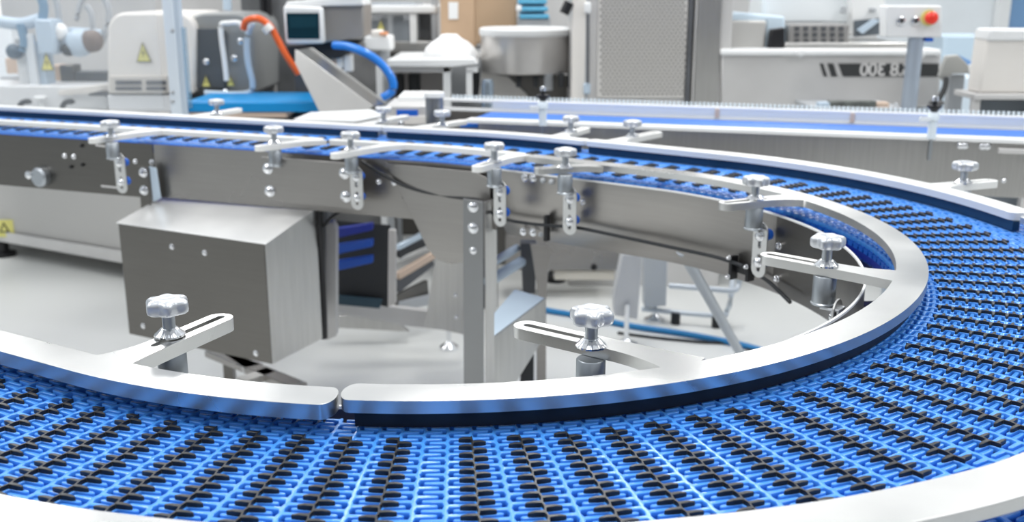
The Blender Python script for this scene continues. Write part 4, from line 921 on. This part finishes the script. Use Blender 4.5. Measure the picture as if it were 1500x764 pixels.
ppart('band_stripe', rm, [(1201, 93), (1206, 93), (1212, 112), (1207, 112)], YB, .004, BAND, 0); ppart('band_stripe', rm, [(1212, 93), (1221, 93), (1227, 112), (1218, 112)], YB, .004, BAND, 0)
bd = ppart('lettering_band', rm, [(1228, 93), (1375, 93), (1375, 112), (1235, 112)], YB, .004, BAND, 0)
cu = bpy.data.curves.new('lettering', 'FONT'); cu.body = 'S.8 300'; cu.size = .080; cu.extrude = .001; cu.offset = .0018; cu.space_character = .95; cu.align_x = 'CENTER'; cu.align_y = 'CENTER'
to = bpy.data.objects.new('lettering', cu); COL.objects.link(to); dg = bpy.context.evaluated_depsgraph_get(); tme = bpy.data.meshes.new_from_object(to.evaluated_get(dg)); bpy.data.objects.remove(to)
q = pY(1296, 102.5, YB); tme.materials.clear(); tme.materials.append(mat('letter_silver', (.62,.61,.60), .45, .2))
tme.transform(Matrix.Translation((q.x, YB-.003, q.z)) @ Matrix.Rotation(math.pi/2, 4, 'X') @ Matrix.Diagonal((-1, 1, 1, 1))); tme.flip_normals(); obj('lettering', tme, bd)
for x, y in ((1172, 77), (1348, 79)):
    mb = MB(); mb.rev(pY(x, y, 4.56), (0,-1,0), [(.02,0),(.02,.01),(.01,.018)], WHITE, 16); obj('bright_cap', mb, rm, 0, 60)
fpart('dark_tools', rm, 1216, 148, 1284, 158, 4.3, .05, mat('tool_grey', (.12,.13,.12), .5, var=.4, vscale=30), .004); fpart('beige_tag', rm, 1284, 150, 1303, 159, 4.3, .05, PINK, .004); fpart('blue_tag', rm, 1200, 150, 1216, 159, 4.3, .05, BLUEG, .004)
mb = MB(); q = pY(1312, 159, 4.3); mb.rev(q-Vector((0,0,.01)), (0,0,1), [(.02,0),(.014,.02),(.006,.035)], GREYP, 12); obj('cone', mb, rm, 0, 60)
fpart('tool_shelf', rm, 1195, 158, 1325, 163, 4.28, .35, GREYP, .002)

# control station on pole
es = thing('control_station', 'white push-button box with red emergency button on a grey pole', 'control box', (pY(1335, 160, 4.1).x, 4.1, 0))
ppart('box', es, rpoly(1298, 8, 1380, 55, 4), 4.05, .08, WHITE, .006)
mb = MB(); q = pY(1360, 26, 4.04); mb.rev(q, (0,-1,0), [(.030,0),(.030,.006),(.01,.007)], YEL, 24); obj('yellow_ring', mb, es, 0, 60)
mb = MB(); mb.rev(q, (0,-1,0), [(.012,.005),(.012,.02),(.023,.022),(.024,.038),(.016,.046),(.004,.048)], RED, 28); obj('red_button', mb, es, 0, 50)
for x in (1319, 1340):
    mb = MB(); mb.rev(pY(x, 30, 4.045), (0,-1,0), [(.016,0),(.016,.008),(.011,.010),(.011,.014)], CHROME, 24); obj('white_button', mb, es, 0, 50)
a = pY(1342, 55, 4.09); mb = MB(); mb.cyl((a.x-.01, 4.09, 0), (a.x, 4.09, a.z+.01), .030, mat('pole_lilac', (.44,.50,.58), .35, .5), 24); obj('pole', mb, es, 0, 60)
mb = MB(); mb.cyl((a.x-.01, 4.09, 0), (a.x-.01, 4.09, .012), .12, GREYP, 32); obj('base', mb, es, .002)
fpart('blue_gland', es, 1356, 55, 1368, 61, 4.06, .03, BLUEM, .004)

# bracket, lever, pale panels and cream box at far right
rb = thing('grey_bracket_arm', 'grey angular bracket with black lever right of the control pole', 'bracket', (pY(1398, 110, 4.4).x, 4.4, .7))
ppart('plate', rb, [(1376, 112), (1386, 82), (1404, 80), (1424, 100), (1422, 108), (1395, 108), (1384, 120)], 4.4, .03, mat('bracket_warm', (.42,.42,.40), .5), .006)
mb = MB(); mb.rev(pY(1424, 101, 4.42), (0,-1,0), [(.024,0),(.024,.02),(.012,.026)], WHITE, 20); obj('round_end', mb, rb, 0, 60)
ppart('blue_flange', rb, [(1404, 80), (1428, 92), (1424, 102)], 4.42, .03, mat('flange_blue', (.18,.36,.68), .4), .003)  # plain blue triangle just behind the bracket plate
tpart('lever', rb, [(1386, 114, 4.38), (1384, 128, 4.36), (1376, 144, 4.34), (1370, 152, 4.32)], .012, DARK)
mb = MB(); mb.rev(pY(1371, 158, 4.0), (0,0,1), [(.01,0),(.03,.02),(.02,.03)], BLACK, 16); obj('lever_foot', mb, rb, 0, 60)
mb = MB(); q = pY(1396, 150, 4.45); mb.box(q.x-.03, 4.43, 0, q.x+.03, 4.47, q.z+.12, GREYP); obj('support', mb, rb)
wp = thing('pale_cabinet', 'tall pale blue-white cabinet standing behind the grey bracket', 'cabinet', (pY(1420, 150, 5.2).x, 5.3, 0))
X0, X1, z0, z1 = fr(1374, 112, 1436, 165, 4.9); mb = MB(); mb.box(X0, 4.9, 0, X1, 5.2, z1, mat('cab_white', (.68,.78,.86), .5)); obj('body', mb, wp, .01)
X0, X1, z0, z1 = fr(1380, 52, 1500, 112, 5.4); mb = MB(); mb.box(X0, 5.4, 0, X1, 5.7, z1, mat('cab_blue', (.52,.64,.74), .5)); obj('rear_body', mb, wp, .01)
cm = thing('cream_box_machine', 'cream covered box machine on a grey stand at the right edge', 'machine', (pY(1480, 150, 4.1).x, 4.2, 0))
ppart('cover', cm, [(1447, 44), (1560, 46), (1560, 137), (1434, 137)], 4.1, .12, WARM, .012)
ppart('cover_top', cm, [(1449, 42), (1560, 43), (1560, 60), (1446, 60)], 4.085, .12, WHITE, .01)
fpart('ledge', cm, 1428, 138, 1560, 146, 4.06, .2, SATIN, .003)
X0, X1, z0, z1 = fr(1436, 146, 1560, 175, 4.15); mb = MB(); mb.box(X0, 4.15, 0, X1, 4.25, z1, mat('stand_dark', (.13,.15,.17), .5)); obj('stand', mb, cm, .004)
for x in (1431, 1520):
    q = pY(x, 150, 4.08); mb = MB(); mb.box(q.x-.015, 4.08, 0, q.x+.015, 4.11, q.z+.02, SATIN); obj('leg', mb, cm, .002)

# ------------------------------------------------------------------ room
def plane(name, vs, m, kind='structure'):
    mb = MB(); mb.faces(vs, [(0,1,2,3)], m); o = obj(name, mb); o['kind'] = kind; return o
plane('floor', [(-7,-3,0),(7,-3,0),(7,8.5,0),(-7,8.5,0)], FLOORM)
mb = MB(); mb.box(-7, 8.5, 0, 7, 8.6, 3.4, WALLM); struct(obj('wall_back', mb))
mb = MB(); mb.box(-7.1, -3, 0, -7, 8.6, 3.4, WALLM); struct(obj('wall_left', mb))
mb = MB(); mb.box(7, -3, 0, 7.1, 8.6, 3.4, WALLM); struct(obj('wall_right', mb))
mb = MB(); X0, X1, z0, z1 = fr(1485, -60, 1620, 42, 8.4); mb.box(X0, 8.44, z0, X1, 8.5, z1, mat('window_glass', (.18,.33,.55), .2)); struct(obj('window_1', mb))
mb = MB(); mb.box(X0-.1, 8.42, z0-.08, X1, 8.49, z0, WHITE); mb.box(X0-.1, 8.42, z0, X0, 8.49, z1, WHITE); struct(obj('trim_1', mb))
mb = MB(); X0, X1, z0, z1 = fr(-80, -60, 62, 70, 8.3); mb.box(X0, 8.44, z0, X1, 8.5, z1, mat('bright_window', (.9,.9,.88), .5, emit=((1,.98,.94), .7))); struct(obj('window_2', mb))
mb = MB(); mb.box(-3.2, 6.6, 0, 2.3, 6.65, 2.6, mat('partition_grey', (.56,.555,.55), .5, .2, var=.18, vscale=1.5)); struct(obj('partition', mb)).name = 'wall_partition'

# ------------------------------------------------------------------ light
w = bpy.data.worlds.new('World'); bpy.context.scene.world = w; w.use_nodes = True; nt = w.node_tree; bg = nt.nodes['Background']
tc = nt.nodes.new('ShaderNodeTexCoord'); sx = nt.nodes.new('ShaderNodeSeparateXYZ'); nt.links.new(tc.outputs['Generated'], sx.inputs[0])
cr_ = nt.nodes.new('ShaderNodeValToRGB'); nt.links.new(sx.outputs['Z'], cr_.inputs[0])
el = cr_.color_ramp.elements; el[0].position = 0; el[0].color = (.10,.098,.095,1); el[1].position = .95; el[1].color = (.9,.95,1,1)
for p, c in ((.12, (.20,.195,.19,1)), (.30, (.55,.59,.63,1)), (.5, (.9,.95,1.0,1))):
    e_ = el.new(p); e_.color = c
ns = nt.nodes.new('ShaderNodeTexNoise'); ns.inputs['Scale'].default_value = 2.2; ns.inputs['Detail'].default_value = 1; nt.links.new(tc.outputs['Generated'], ns.inputs[0])
mr = nt.nodes.new('ShaderNodeMapRange'); mr.inputs[1].default_value = .35; mr.inputs[2].default_value = .65; mr.inputs[3].default_value = .5; mr.inputs[4].default_value = 1.5; nt.links.new(ns.outputs[0], mr.inputs[0])
vm = nt.nodes.new('ShaderNodeVectorMath'); vm.operation = 'SCALE'; nt.links.new(cr_.outputs[0], vm.inputs[0]); nt.links.new(mr.outputs[0], vm.inputs[3])
nt.links.new(vm.outputs[0], bg.inputs[0]); bg.inputs[1].default_value = .72
def area(name, loc, rot, sx_, sy_, e, col=(1,1,1)):
    l = bpy.data.lights.new(name, 'AREA'); l.shape = 'RECTANGLE'; l.size = sx_; l.size_y = sy_; l.energy = e; l.color = col
    o = bpy.data.objects.new(name, l); COL.objects.link(o); o.location = loc; o.rotation_euler = rot; return o
for i, (x, y) in enumerate(((-2.6, 1.2), (0, 1.4), (2.6, 1.2), (-2.6, 4.2), (.2, 4.4), (2.8, 4.2), (-2.2, 6.8), (1.8, 6.8))):
    area('ceiling_panel_light', (x, y, 3.1), (0,0,0), .5, 1.6, 34, (1,.99,.97))

# ------------------------------------------------------------------ camera
cam = bpy.data.cameras.new('camera'); co = bpy.data.objects.new('camera', cam); COL.objects.link(co)
co.location = (0, 0, HC); co.rotation_euler = (math.pi/2-TH, 0, 0); cam.sensor_width = 36; cam.lens = 36*F/1500; cam.clip_start = .02
cam.dof.use_dof = True; cam.dof.focus_distance = 1.22; cam.dof.aperture_fstop = 36/6.2
S = bpy.context.scene; S.camera = co
S.view_settings.view_transform = 'Standard'; S.view_settings.look = 'None'; S.view_settings.exposure = 0.08
S.cycles.use_denoising = True
